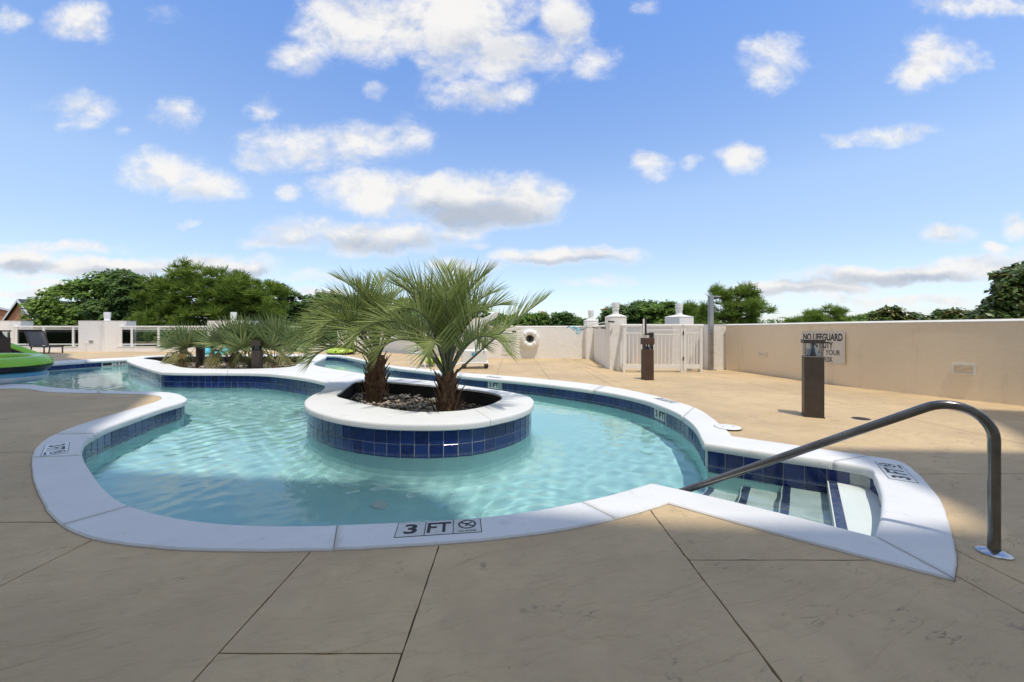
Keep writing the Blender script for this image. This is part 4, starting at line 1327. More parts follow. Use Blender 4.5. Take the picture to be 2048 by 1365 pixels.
cl.add(gridv, [(i * 7 + j, (i + 1) * 7 + j, (i + 1) * 7 + j + 1, i * 7 + j + 1) for i in range(8) for j in range(6)])
cl.build('net', MATS['net_cloth'], nt_, 9)

# ------------------------------------------------------------------ bollard lights
def bollard(c, s, h, cap_h, lens_h, rz, label, m='bronze'):
    root = thing('bollard_light', label, 'bollard light', (c[0], c[1], c[2]), rz, 'square bollard lights round the pool')
    bh = h - cap_h - lens_h
    MB().box((0, 0, bh / 2), (s, s, bh), bevel=.005).build('body', MATS[m], root)
    MB().box((0, 0, .006), (s + .012, s + .012, .012)).build('base', MATS[m], root)
    MB().box((0, 0, h - cap_h / 2), (s + .018, s + .018, cap_h), bevel=.004).build('cap', MATS[m], root)
    gl = MB()
    for x, y, dx_, dy_ in ((0, -s / 2 + .012, s - .02, .005), (0, s / 2 - .012, s - .02, .005), (-s / 2 + .012, 0, .005, s - .03), (s / 2 - .012, 0, .005, s - .03)): gl.box((x, y, bh + lens_h / 2), (dx_, dy_, lens_h - .002))
    gl.build('lens', MATS['clear_glass'], root)
    cn = MB(); cn.lathe([(s * .36, bh + .001), (s * .30, bh + lens_h * .12), (s * .10, bh + lens_h * .75), (s * .07, bh + lens_h)], n=18)
    cn.build('reflector', MATS['bright_steel'], root, 9)
    return root
c = P(1640, 837)
bollard((c.x, c.y + .12, 0), .205, .985, .050, .165, R(62), 'dark bronze bollard light in front of the lifeguard sign')
c = P(1298, 761)
bollard((c.x, c.y + .1, 0), .20, .93, .145, .11, R(12), 'brown bollard light in front of the picket gate', 'brown_bronze')
c = A(401, 12.6)
bollard((c.x, c.y, BEDZ), .20, .93, .13, .12, R(25), 'dark bollard light among the palmettos, left one of the bed')
c = A(514.5, 10.35)
bollard((c.x, c.y, BEDZ), .20, .93, .14, .12, R(8), 'dark bollard light at the front rim of the palmetto bed')
c = A(367, 18.2)
bollard((c.x, c.y, 0), .22, .98, .14, .11, R(10), 'brown bollard light on the deck behind the palmettos', 'brown_bronze')
c = A(2, 10.6)
bollard((c.x, c.y, 0), .28, 1.10, .035, .155, R(62), 'dark bollard light behind the stacked floats', 'brown_bronze')

# ------------------------------------------------------------------ handrail
hb = Vector((2.38, 1.965)); hd_ = Vector((-.807, .59))
def hp(s, z): return Vector((hb.x + hd_.x * s, hb.y + hd_.y * s, z))
hr = thing('handrail', 'bent stainless handrail running down into the pool steps', 'handrail')
path = [hp(0, .0), hp(0, .3), hp(0, .56)]
for k in range(1, 13):                              # bend from upright into the slope
    a = R(122) * k / 12
    r_ = .155
    path.append(hp(r_ * (1 - math.cos(a)), .56 + r_ * math.sin(a)))
e = path[-1]; s_e = .155 * (1 - math.cos(R(122)))
z_e = e.z
sl_ = (z_e - (-.02)) / (1.416 - s_e)
for k in range(1, 9):
    s_ = s_e + (1.86 - s_e) * k / 8
    path.append(hp(s_, z_e - sl_ * (s_ - s_e)))
hr_t = MB().tube(path, .0228, 20)
hr_t.build('tube', MATS['steel'], hr, R(60))
fz = MB().lathe([(.0245, .020), (.032, .018), (.055, .012), (.064, .005), (.064, .0015)], (hb.x, hb.y, 0), 28)
fz.build('flange', MATS['chrome'], hr, R(50))

# ------------------------------------------------------------------ covers and drains
c = P(1456, 854.5, .016)
cv = thing('drain_cover', 'round white cover with two screws at the coping corner', 'cover', (c.x, c.y, COP_Z + .0015))
MB().lathe([(0, .006), (.125, .006), (.134, .003), (.134, 0)], n=32).build('lid', MATS['white_plastic'], cv, R(40))
MB().lathe([(.135, .0008), (.140, .0008)], n=32).build('gap', MATS['dark_recess'], cv)
for x in (-.055, .06): MB().lathe([(0, .0068), (.011, .0066), (.011, .006)], (x, .0, 0), 10).build('screw', MATS['black_metal'], cv)
c = P(1722, 838)
dr = thing('floor_drain', 'small rusty floor drain right of the near bollard', 'drain', (c.x, c.y, .002), R(20))
MB().lathe([(0, .004), (.085, .004), (.095, .0)], n=20).build('grate', MATS['dark_frame'], dr)
for k in range(4): MB().box((0, -.05 + k * .033, .005), (.12, .012, .003)).build('slot', MATS['black_metal'], dr)

# ------------------------------------------------------------------ depth markings laid in the coping
def ring_flat(r0, r1, n_=32):
    mb = MB()
    mb.lathe([(r0, 0), (r0, .0006), (r1, .0006), (r1, 0)], n=n_)
    return mb
def coping_marker(c, rd, label):
    """c: centre on the coping, rd: reading direction"""
    rd = Vector((rd[0], rd[1], 0)).normalized()
    up = Vector((-rd.y, rd.x, 0))
    root = thing('depth_marker', label, 'depth marker', (0, 0, 0), 0, 'three tile depth markers on the coping')
    root.matrix_world = frame_mat(rd, up, Vector((0, 0, 1)), Vector((c[0], c[1], COP_Z)))
    MB().box((0, 0, .0004), (.462, .160, .0012)).build('grout_bed', MATS['black_print'], root)
    for k in range(3): MB().box(((k - 1) * .1525, 0, .0012), (.1475, .152, .002)).build('tile', MATS['white_tile'], root)
    z = .0024
    fit_text('3', -.187, -.118, 0, .105, .03, root).location.z = z
    fit_text('FT', -.064, .064, 0, .110, .02, root).location.z = z
    o = ring_flat(.040, .050).build('symbol', MATS['black_print'], root); o.location = (.1525, .016, z)
    b = MB(); b.box((0, 0, .0003), (.084, .009, .0006), rz=R(-38))
    b.box((-.004, -.004, .0004), (.010, .034, .0006), rz=R(-12)); b.box((.010, .009, .0004), (.030, .008, .0006), rz=R(35)); b.box((-.020, .010, .0004), (.026, .006, .0006), rz=R(-25)); b.box((.012, -.012, .0004), (.008, .022, .0006), rz=R(20))
    b.lathe([(0, .0009), (.006, .0009), (.006, 0)], (.022, .020, 0), 10)
    o = b.build('diver', MATS['black_print'], root); o.location = (.1525, .016, z)
    fit_text('NO DIVING', .104, .201, -.058, .015, .015, root).location.z = z
    return root
coping_marker((-.40, 2.19 + .0), (.4138, .0532), 'crisp 3 FT and no diving marker on the near white coping')
coping_marker((-4.17, 3.64), (.325, -.308), '3 FT and no diving marker on the coping at the left curve')
coping_marker((2.945, 3.06), (.23, .36), '3 FT and no diving marker on the coping above the steps')
coping_marker((-.42, 9.22), (-.7, .7), '3 FT and no diving marker on the far coping behind the right palm')
coping_marker((2.385, 6.16), (-.27, .96), '3 FT and no diving marker on the far right coping near the drain cover')

# ------------------------------------------------------------------ floats
def tube_float(label, c, R0, r0, top, bot, rot=(0, 0, 0), squash=1.0, group='inflatable tubes by the pool'):
    root = thing('pool_float', label, 'pool float', c, 0, group)
    root.rotation_euler = rot
    for nm, mt, lo, hi in (('upper_vinyl', top, 0, 1), ('lower_vinyl', bot, 1, 2)):
        mb = torus(R0, r0, 96, 20, 1.0, squash)
        keep = []
        for k, f in enumerate(mb.F):
            j = k % 20
            up = j < 10
            if (nm == 'upper_vinyl') == up: keep.append(f)
        # pinched seams: small ripples at the welds
        V2 = []
        for q, p in enumerate(mb.V):
            i, j = divmod(q, 20)
            s = 1 + .012 * math.sin(i * 2 * math.pi / 2) * (1 if j in (0, 1, 19, 18) else .25) * (1 if i % 2 else -1)
            a = 2 * math.pi * i / 96
            cx_, cy_ = R0 * math.cos(a), R0 * math.sin(a)
            V2.append((cx_ + (p[0] - cx_) * s, cy_ + (p[1] - cy_) * s, p[2] * (1 + .01 * math.sin(i * 3.1))))
        m2 = MB(); m2.V = V2; m2.F = keep; m2.M = [0] * len(keep)
        m2.build(nm, MATS[mt], root, 9)
    v = MB(); v.lathe([(0, .012), (.035, .010), (.04, 0)], (0, -R0 - r0 * .86, r0 * .5 * squash), 12, Matrix.Rotation(R(60), 3, 'X'))
    v.build('valve', MATS['black_vinyl'], root, R(50))
    return root
fc = A(-14, 8.3)
tube_float('blue and white tube float lying under the green one', (fc.x, fc.y, .135), .60, .165, 'blue_vinyl', 'pale_vinyl', (0, 0, 0), .82)
tube_float('big green and black tube float on top of the left stack', (fc.x + .02, fc.y + .02, .40), .62, .19, 'green_vinyl', 'black_vinyl', (R(2.5), R(1.5), .5), .9)
c = A(36, 13.6)
tube_float('tilted green tube float leaning behind the dark bollard', (c.x + .1, c.y, .36), .52, .17, 'green_vinyl', 'black_vinyl', tuple((Matrix.Rotation(R(27), 3, Vector((c.x, c.y, 0)).normalized()) @ Matrix.Rotation(R(-4), 3, 'X')).to_euler()), .95)
c = A(684, 18.2)
tube_float('lime tube float on the far bank behind the left palm', (c.x, c.y, .18), .50, .17, 'lime_vinyl', 'black_vinyl', (R(8), 0, 0), .8)
c = A(438, 17.6)
tube_float('turquoise tube float half hidden behind the palmettos', (c.x, c.y, .33), .45, .17, 'teal_vinyl', 'lime_vinyl', (R(35), 0, 0), .8)

# ------------------------------------------------------------------ lounger, lift and chair
def lounger(c, rz, label):
    root = thing('sun_lounger', label, 'sun lounger', c, rz)
    m = MATS['dark_frame']
    L_, W_, h_ = 1.15, .62, .33
    mb = MB()
    for y in (-W_ / 2, W_ / 2): mb.box((L_ / 2, y, h_), (L_, .05, .055))
    mb.box((L_, 0, h_), (.05, W_ + .05, .055)); mb.box((0, 0, h_ - .002), (.05, W_ - .05, .05))
    mb.build('seat_frame', m, root)
    MB().box((L_ / 2, 0, h_ + .022), (L_ - .05, W_ - .05, .010)).build('seat_sling', MATS['sling'], root)
    ang = R(122)
    bd = Vector((math.cos(ang), 0, math.sin(ang)))
    B_ = .80
    bk = MB(); rot = Matrix.Rotation(-ang, 3, 'Y')
    for y in (-W_ / 2, W_ / 2): bk.box(Vector((0, y, h_ + .03)) + bd * B_ / 2, (B_, .05, .04), rot=rot)
    bk.box(Vector((0, 0, h_ + .03)) + bd * B_, (.05, W_ + .05, .04), rot=rot)
    bk.build('back_frame', m, root)
    MB().box(Vector((0, 0, h_ + .03)) + bd * B_ / 2, (B_ - .04, W_ - .05, .012), rot=rot).build('back_sling', MATS['sling'], root)
    for x, y, tl in ((.12, -1, -.10), (.12, 1, -.10), (L_ - .02, -1, 0), (L_ - .02, 1, 0)):
        yy_ = y * W_ / 2
        MB().tube([(x, yy_, h_), (x + tl, yy_, .0)], .028, 4).build('leg', m, root)
    MB().tube([(-.28, -W_ / 2 + .05, .72), (-.42, -W_ / 2 + .05, h_ + .04), (-.0, -W_ / 2 + .05, h_)], .012, 6).build('back_stay', m, root)
    return root
c = A(79, 19.2)
lounger((c.x, c.y, 0), R(-18), 'dark framed sun lounger with raised back by the glazed railing')
c = A(949, 11.6)
pl_ = thing('pool_lift', 'white wheeled pool lift with blue sticker behind the right palm', 'pool lift', (c.x, c.y, 0), R(4))
MB().box((0, 0, .36), (.72, .55, .36), bevel=.03).build('battery_box', MATS['white_plastic'], pl_)
MB().box((0, 0, .165), (.80, .60, .05), bevel=.01).build('base', MATS['white_paint'], pl_)
MB().box((-.03, -.278, .42), (.09, .004, .10)).build('sticker', MATS['blue_sticker'], pl_)
for x in (-.30, .34):
    for y in (-.24, .24):
        o = MB().lathe([(.0, .02), (.06, .02), (.065, .0), (.06, -.02), (0, -.02)], (0, 0, 0), 16, Matrix.Rotation(R(90), 3, 'X')).build('caster', MATS['dark_frame'], pl_, R(40))
        o.location = (x, y, .066)
        MB().box((x, y, .125), (.04, .05, .05)).build('fork', MATS['grey_metal'], pl_)
MB().tube([(.0, .1, .5), (.0, .1, 1.15)], .05, 12).build('mast', MATS['white_paint'], pl_)
MB().box((.28, .1, 1.36), (.95, .12, .17), rot=Matrix.Rotation(R(-30), 3, 'Y'), bevel=.02).build('boom', MATS['white_plastic'], pl_)
MB().tube([(.05, .1, .62), (.42, .1, 1.36)], .03, 10).build('actuator', MATS['grey_metal'], pl_)
MB().tube([(-.36, -.28, .17), (-.75, -.5, .05), (-.8, -.52, .02)], .022, 8).build('foot_arm', MATS['white_paint'], pl_)
c = A(846, 11.9)
ch = thing('lift_seat', 'grey mesh seat with white tube frame between the two palms', 'chair', (c.x, c.y, 0), R(-28))
MB().box((.0, 0, .42), (.46, .46, .03), rot=Matrix.Rotation(R(6), 3, 'Y')).build('seat', MATS['grey_sling'], ch)
MB().box((.28, 0, .70), (.62, .46, .02), rot=Matrix.Rotation(R(-58), 3, 'Y')).build('backrest', MATS['grey_sling'], ch)
for y in (-.24, .24):
    MB().tube([(-.25, y, .42), (-.18, y, .44), (.14, y, .42), (.45, y, .98)], .016, 8).build('side_frame', MATS['white_paint'], ch)
    MB().tube([(-.20, y, .43), (-.30, y, .02), (.1, y, .02)], .016, 8).build('leg', MATS['white_paint'], ch)
    MB().tube([(.14, y, .43), (.30, y, .02), (.1, y, .02)], .016, 8).build('leg', MATS['white_paint'], ch)
    MB().tube([(-.22, y, .60), (.24, y, .62)], .018, 8).build('arm', MATS['white_paint'], ch)
c = A(872, 12.6)
tube_float('yellow green float seen low between the palm trunks', (c.x, c.y, .12), .22, .11, 'lime_vinyl', 'lime_vinyl', (0, 0, 0), .8)
# ------------------------------------------------------------------ palms
def strip(mb, pts, wdir, w0, taper=1.0, val=0.5, fold=0.0):
    """leaf ribbon along pts; wdir: width direction; ends in a point"""
    n_ = len(pts)
    k = len(mb.V)
    for i, p in enumerate(pts[:-1]):
        t = i / (n_ - 1)
        w_ = w0 * (1 - t ** 2.2 * taper) * (.75 + .25 * min(1, t * 4))
        mb.V.append(tuple(p - wdir * w_)); mb.V.append(tuple(p + wdir * w_))
    mb.V.append(tuple(pts[-1]))
    for i in range(n_ - 2):
        mb.F.append((k + 2 * i, k + 2 * i + 1, k + 2 * i + 3, k + 2 * i + 2)); mb.A.append(val)
    mb.F.append((k + 2 * (n_ - 2), k + 2 * (n_ - 2) + 1, k + 2 * (n_ - 1))); mb.A.append(val)
class LB:
    def __init__(s): s.V, s.F, s.A = [], [], []
    def build(s, name, m, parent, smooth=True):
        me = bpy.data.meshes.new(name)
        me.from_pydata(s.V, [], s.F)
        me.materials.append(m)
        a = me.attributes.new('v', 'FLOAT', 'FACE'); a.data.foreach_set('value', np.array(s.A, np.float32))
        me.polygons.foreach_set('use_smooth', [smooth] * len(me.polygons))
        return link_mesh(name, me, parent)
UPV = Vector((0, 0, 1))
def frond(parent, base, az, e0, L_, bend, rg, leaf=.50, pairs=54, bare=.26, tone=.5, twist=0.0):
    n_ = 26
    hdir = Vector((math.cos(R(az)), math.sin(R(az)), 0))
    pts, tans = [], []
    p = Vector(base)
    for i in range(n_ + 1):
        s_ = i / n_
        e = R(e0 - bend * s_ ** 1.9)
        t = hdir * math.cos(e) + UPV * math.sin(e)
        sw = Matrix.Rotation(R(twist) * s_, 3, 'Z')
        t = sw @ t
        pts.append(p.copy()); tans.append(t)
        p = p + t * (L_ / n_)
    rb_ = MB().tube(pts, [.017 * (1 - .82 * i / n_) + .002 for i in range(n_ + 1)], 6)
    fo = rb_.build('frond', MATS['petiole'], parent, 9)
    lb = LB()
    for k in range(pairs):
        s_ = bare + (1 - bare) * (k + .5) / pairs
        x = s_ * n_
        i = min(int(x), n_ - 1); f = x - i
        q = pts[i].lerp(pts[i + 1], f); t = tans[i].lerp(tans[i + 1], f).normalized()
        side = t.cross(UPV)
        side = side.normalized() if side.length > .05 else hdir.cross(UPV)
        nrm = side.cross(t).normalized()
        u = (s_ - bare) / (1 - bare)
        ll = leaf * (.45 + .55 * math.sin(math.pi * min(1, .18 + .72 * u))) * (1 - .42 * max(0, u - .6) / .4)
        for sg_ in (-1, 1):
            fa = R(60 - 36 * u + rg.gauss(0, 2.5)); va = R(40 - 14 * u + rg.gauss(0, 4))
            d = t * math.cos(fa) + (side * sg_ * math.cos(va) + nrm * math.sin(va)) * math.sin(fa)
            d.normalize()
            l2 = ll * rg.uniform(.88, 1.08)
            dr = rg.uniform(.02, .20)
            pp = [q.copy()]
            dd = d.copy()
            for j in range(4):
                dd = (dd - UPV * dr * .42 * (j + .4) / 3).normalized()
                pp.append(pp[-1] + dd * l2 / 4)
            wd = (t - d * t.dot(d))
            wd = wd.normalized() if wd.length > .05 else nrm
            strip(lb, pp, wd, .0082, .92, min(1, max(0, tone + rg.gauss(0, .17))))
    lb.build('leaflets', MATS['palm_leaf'], fo)
    return fo
boot_me = None
def palm(c, base_r, top_r, ht, lean, fr_list, label, seed, nboot=46):
    global boot_me
    rg = random.Random(seed)
    root = thing('pindo_palm', label, 'palm tree', c, 0)
    pts, rs = [], []
    for i in range(15):
        t = i / 14
        pts.append(Vector((lean[0] * t, lean[1] * t, ht * t)))
        rs.append((top_r + (base_r - top_r) * (1 - t) ** 2.2) * (1 + .05 * math.sin(i * 2.3)) * (.86 if i == 14 else 1))
    MB().tube(pts, rs, 18).build('trunk', MATS['palm_boot'], root, 9)
    if boot_me is None:
        b = MB()
        prof = [(-.055, 0, .0, .030), (-.048, .015, .07, .028), (-.036, .045, .15, .022), (-.026, .085, .23, .016), (-.016, .12, .30, .010)]
        for w_, o_, z_, th in prof:
            b.V += [(w_, -o_, z_), (w_ * .3, -o_ - th, z_), (-w_ * .3, -o_ - th, z_), (-w_, -o_, z_), (0, -o_ + th * .4, z_)]
        for i in range(4):
            for j in range(5): b.F.append((i * 5 + j, i * 5 + (j + 1) % 5, (i + 1) * 5 + (j + 1) % 5, (i + 1) * 5 + j))
        b.F.append((20, 21, 22, 23, 24)); b.M = [0] * len(b.F)
        o = b.build('leaf_base', MATS['palm_boot']); boot_me = o.data; bpy.data.objects.remove(o)
    for k in range(nboot):
        t = (k + .5) / nboot
        o = link_mesh('leaf_base', boot_me, root)
        a = k * 2.39996 + rg.uniform(-.2, .2)
        rr_ = top_r + (base_r - top_r) * (1 - t) ** 2.2 - .012
        o.location = (lean[0] * t + rr_ * math.cos(a), lean[1] * t + rr_ * math.sin(a), ht * t * .93 - .04)
        o.rotation_euler = (R(rg.uniform(-10, 4) + 14 * t * t), rg.uniform(-.12, .12), a + math.pi / 2)
        s_ = rg.uniform(.55, .92) * (1.15 - .25 * t)
        o.scale = (s_, s_, s_ * rg.uniform(.8, 1.15))
    top = Vector((lean[0], lean[1], ht))
    for az, e0, L_, bend, *rest in fr_list:
        rr_ = top_r * .6
        b = top + Vector((math.cos(R(az)) * rr_ * math.cos(R(e0)), math.sin(R(az)) * rr_ * math.cos(R(e0)), -.10 + .12 * e0 / 90))
        frond(root, b, az, e0, L_ * rg.uniform(.92, 1.03), bend * (rg.uniform(.66, .88) if e0 > 66 else rg.uniform(.82, 1.0)), rg, rest[0] if rest else .60, 36, .30 if e0 > 50 else .26, .5, rest[1] if len(rest) > 1 else 0)
    return root
palm((-2.33, 6.75, BEDZ - .02), .175, .135, .80, (.04, .02), [
    (178, 80, 1.40, 105), (158, 86, 1.45, 75), (186, 64, 1.45, 112), (198, 48, 1.5, 112), (215, 76, 1.35, 130), (238, 62, 1.35, 135), (95, 88, 1.5, 55), (55, 84, 1.35, 85),
    (20, 76, 1.3, 105), (350, 66, 1.15, 120), (285, 74, 1.2, 130), (255, 86, 1.4, 95), (125, 70, 1.25, 105), (205, 86, 1.5, 80), (222, 30, 1.2, 110), (300, 84, 1.25, 105), (192, 60, 1.5, 150), (184, 36, 1.5, 110), (230, 56, 1.3, 150), (205, 66, 1.5, 150), (265, 58, 1.1, 150), (330, 58, 1.2, 140), (172, 56, 1.3, 130)],
     'left pindo palm with drooping grey green fronds in the round planter', 3)
palm((-.85, 5.32, BEDZ - .02), .185, .085, .62, (-.02, .03), [
    (8, 42, 1.7, 8), (25, 80, 1.45, 95), (60, 86, 1.5, 70), (100, 88, 1.6, 55), (150, 86, 1.55, 85), (175, 82, 1.5, 100), (192, 66, 1.6, 140), (40, 60, 1.25, 110), (120, 64, 1.25, 110),
    (278, 84, 1.35, 120), (315, 76, 1.25, 125), (345, 76, 1.4, 105), (235, 78, 1.35, 120), (0, 86, 1.5, 85), (205, 84, 1.5, 95), (75, 76, 1.35, 90), (300, 86, 1.4, 90), (168, 74, 1.6, 60), (48, 78, 1.6, 55), (205, 62, 1.3, 145), (262, 66, 1.15, 150), (328, 62, 1.25, 140), (172, 56, 1.35, 125), (60, 60, 1.2, 120)],
     'right pindo palm with tall arching fronds over the planter rim', 8, 40)

# ------------------------------------------------------------------ palmettos in the far bed
def fan(parent, base, az, e0, plen, rad, rg, spread=200, m='palmetto_leaf', droop=.15, segs=26, name='leaf', tone=.5, bend=20, hang=False):
    hdir = Vector((math.cos(R(az)), math.sin(R(az)), 0))
    pts = []
    p = Vector(base)
    for i in range(7):
        e = R(e0 - bend * (i / 6) ** 1.5)
        pts.append(p.copy()); d = hdir * math.cos(e) + UPV * math.sin(e); p = p + d * plen / 6
    fo = MB().tube(pts, [.011, .010, .009, .008, .007, .006, .005], 5).build(name, MATS['petiole'], parent, 9)
    t = (hdir * .32 - UPV).normalized() if hang else d.normalized()
    side = t.cross(UPV); side = side.normalized() if side.length > .05 else Vector((0, 1, 0))
    nrm = side.cross(t).normalized()
    tilt = Matrix.Rotation(rg.uniform(-.5, .5), 3, t)
    side, nrm = tilt @ side, tilt @ nrm
    lb = LB()
    q = pts[-1]
    for k in range(segs):
        a = R(-spread / 2 + spread * (k + .5) / segs + rg.gauss(0, 1.5))
        dd = (t * math.cos(a) + side * math.sin(a) + nrm * (.10 + .12 * math.cos(2 * a)) * (1 if k % 2 else .6)).normalized()
        l2 = rad * (1 - .22 * abs(a) / R(spread / 2)) * rg.uniform(.9, 1.06)
        pp = [q + dd * .02]
        for j in range(4):
            dd = (dd - UPV * droop * (j + .3) / 3 * rg.uniform(.7, 1.3)).normalized()
            pp.append(pp[-1] + dd * l2 / 4)
        wd = dd.cross(nrm); wd = wd.normalized() if wd.length > .05 else side
        strip(lb, pp, wd, .5 * rad * R(spread) / segs * (.42 if spread > 150 else .40), .9, min(1, max(0, tone + rg.gauss(0, .2))))
    lb.build('blade', MATS[m], fo)
    return fo
def palmetto(u, y, hgt, label, seed, nl=16, oldn=5, deadn=1, lean_az=None):
    rg = random.Random(seed)
    c = A(u, y)
    root = thing('palmetto', label, 'palmetto', (c.x, c.y, BEDZ), 0, 'palmetto bushes in the far planting bed')
    MB().tube([(0, 0, -.02), (0, 0, .12), (.01, 0, .24)], [.10, .085, .06], 10).build('stem', MATS['palm_boot'], root, 9)
    for k in range(nl):
        az = k * 137.5 + rg.uniform(-12, 12)
        e0 = 88 - 44 * (k / nl) + rg.uniform(-6, 6)
        fan(root, (0, 0, .16), az, e0, hgt * rg.uniform(.48, .62), hgt * rg.uniform(.46, .58), rg, 205, 'palmetto_leaf', .045, 26, 'leaf', .55, 14)
    for k in range(oldn):
        az = 200 + 140 * (k + .5) / oldn + rg.uniform(-10, 10)
        fan(root, (0, 0, .2), az, rg.uniform(64, 84), hgt * rg.uniform(.34, .46), hgt * rg.uniform(.40, .50), rg, 78, 'old_leaf', .12, 18, 'old_leaf', .5, 75, True)
    for k in range(deadn):
        az = 245 + 50 * k + rg.uniform(-15, 15)
        fan(root, (0, 0, .2), az, 74, hgt * .40, hgt * .46, rg, 40, 'dead_leaf', .10, 14, 'dead_leaf', .5, 80, True)
palmetto(368, 12.0, 1.25, 'leftmost palmetto, yellowing and drooping by the left bollard', 21, 6, 5, 2)
palmetto(464, 11.4, 1.46, 'palmetto in the middle of the bed with one rusty dead leaf', 22, 12, 3, 2)
palmetto(500, 10.9, 1.40, 'dense palmetto directly left of the rim bollard', 23, 12, 3, 0)
palmetto(550, 11.0, 1.44, 'palmetto right of the rim bollard with skirts over the coping', 24, 13, 4, 0)
palmetto(425, 13.2, .85, 'low dark palmetto behind the left bollard', 25, 6, 2, 0)
palmetto(600, 12.2, .80, 'sprawling palmetto at the right end of the bed', 26, 6, 2, 1)

# ------------------------------------------------------------------ stones and small plants in the beds
rg = random.Random(12)
stone_me = []
for k in range(5):
    bm = bmesh.new()
    bmesh.ops.create_icosphere(bm, subdivisions=2, radius=1)
    for v in bm.verts:
        v.co *= 1 + .22 * (rg.random() - .5)
        v.co = Vector((v.co.x * 1.2, v.co.y * .9, v.co.z * .62))
    bmesh.ops.smooth_vert(bm, verts=bm.verts[:], factor=.6, use_axis_x=True, use_axis_y=True, use_axis_z=True)
    me = bpy.data.meshes.new('stone'); bm.to_mesh(me); bm.free()
    me.materials.append(MATS['stone']); me.polygons.foreach_set('use_smooth', [True] * len(me.polygons))
    stone_me.append(me)
def scatter(poly, count, rmin, rmax, lift, weight=None):
    xs_ = [p[0] for p in poly]; ys_ = [p[1] for p in poly]
    done = 0
    while done < count:
        x, y = rg.uniform(min(xs_), max(xs_)), rg.uniform(min(ys_), max(ys_))
        if not inside(poly, np.array([x]), np.array([y]))[0]: continue
        r_ = rg.uniform(rmin, rmax)
        o = link_mesh('stone', rg.choice(stone_me), island)
        o.location = (x, y, BEDZ + lift * rg.random() + r_ * .35)
        o.rotation_euler = (rg.uniform(-.5, .5), rg.uniform(-.5, .5), rg.uniform(0, 6.28))
        o.scale = (r_, r_, r_)
        done += 1
b2 = [v2(P(u, v, BEDZ + .05)) for u, v in ((705, 792), (760, 800), (800, 786), (862, 796), (900, 815), (868, 835), (800, 832), (730, 818))]
scatter(b2, 125, .020, .052, .05)
b1 = [v2(P(u, v, BEDZ + .08)) for u, v in ((395, 733), (440, 731), (520, 731), (585, 733), (592, 740), (530, 745), (440, 745), (400, 743))]
scatter(b1, 120, .04, .085, .08)
pb = MB()
for poly, cnt, r_ in ((bed2, 1500, .014), (bed1, 900, .022)):
    xs_ = [p[0] for p in poly]; ys_ = [p[1] for p in poly]
    X = np.array([rg.uniform(min(xs_), max(xs_)) for _ in range(cnt * 3)]); Y = np.array([rg.uniform(min(ys_), max(ys_)) for _ in range(cnt * 3)])
    ok = inside(poly, X, Y)
    for x, y in list(zip(X[ok], Y[ok]))[:cnt]:
        s_ = r_ * rg.uniform(.6, 1.4); a = rg.uniform(0, 6.28)
        ca, sa = math.cos(a) * s_, math.sin(a) * s_
        pb.add([(x + ca, y + sa, BEDZ + s_ * .3), (x - sa, y + ca, BEDZ + s_ * .2), (x - ca, y - sa, BEDZ + s_ * .3), (x + sa, y - ca, BEDZ + s_ * .2), (x, y, BEDZ + s_ * .9), (x, y, BEDZ - s_ * .4)],
               [(0, 1, 4), (1, 2, 4), (2, 3, 4), (3, 0, 4), (1, 0, 5), (2, 1, 5), (3, 2, 5), (0, 3, 5)])
o = pb.build('pebbles', MATS['pebble'], island)
tag(o, kind='stuff')
def tuft(u, v, label, seed, n_=26, h_=.16, m='old_leaf'):
    r2 = random.Random(seed)
    c = P(u, v, BEDZ)
    root = thing('weed_tuft', label, 'weed', (c.x, c.y, BEDZ))
    lb = LB()
    for k in range(n_):
        a = r2.uniform(0, 6.28); e = R(r2.uniform(35, 85))
        d = Vector((math.cos(a) * math.cos(e), math.sin(a) * math.cos(e), math.sin(e)))
        pp = [Vector((r2.uniform(-.06, .06), r2.uniform(-.06, .06), 0))]
        for j in range(3):
            pp.append(pp[-1] + d * h_ * r2.uniform(.7, 1.2) / 3); d = (d - UPV * .15).normalized()
        strip(lb, pp, d.cross(UPV).normalized(), .006, .9, r2.random())
    lb.build('blades', MATS[m], root)
tuft(822, 838, 'yellow green weed tuft among the stones between the palm trunks', 1)
tuft(850, 846, 'pale weed tuft close to the left side of the right palm trunk', 3, 30, .17)
tuft(740, 822, 'dry weed tuft in front of the left palm trunk', 4, 26, .13, 'dead_leaf')
tuft(795, 842, 'small green weed beside the stones at the planter rim', 2, 20, .12, 'palmetto_leaf')

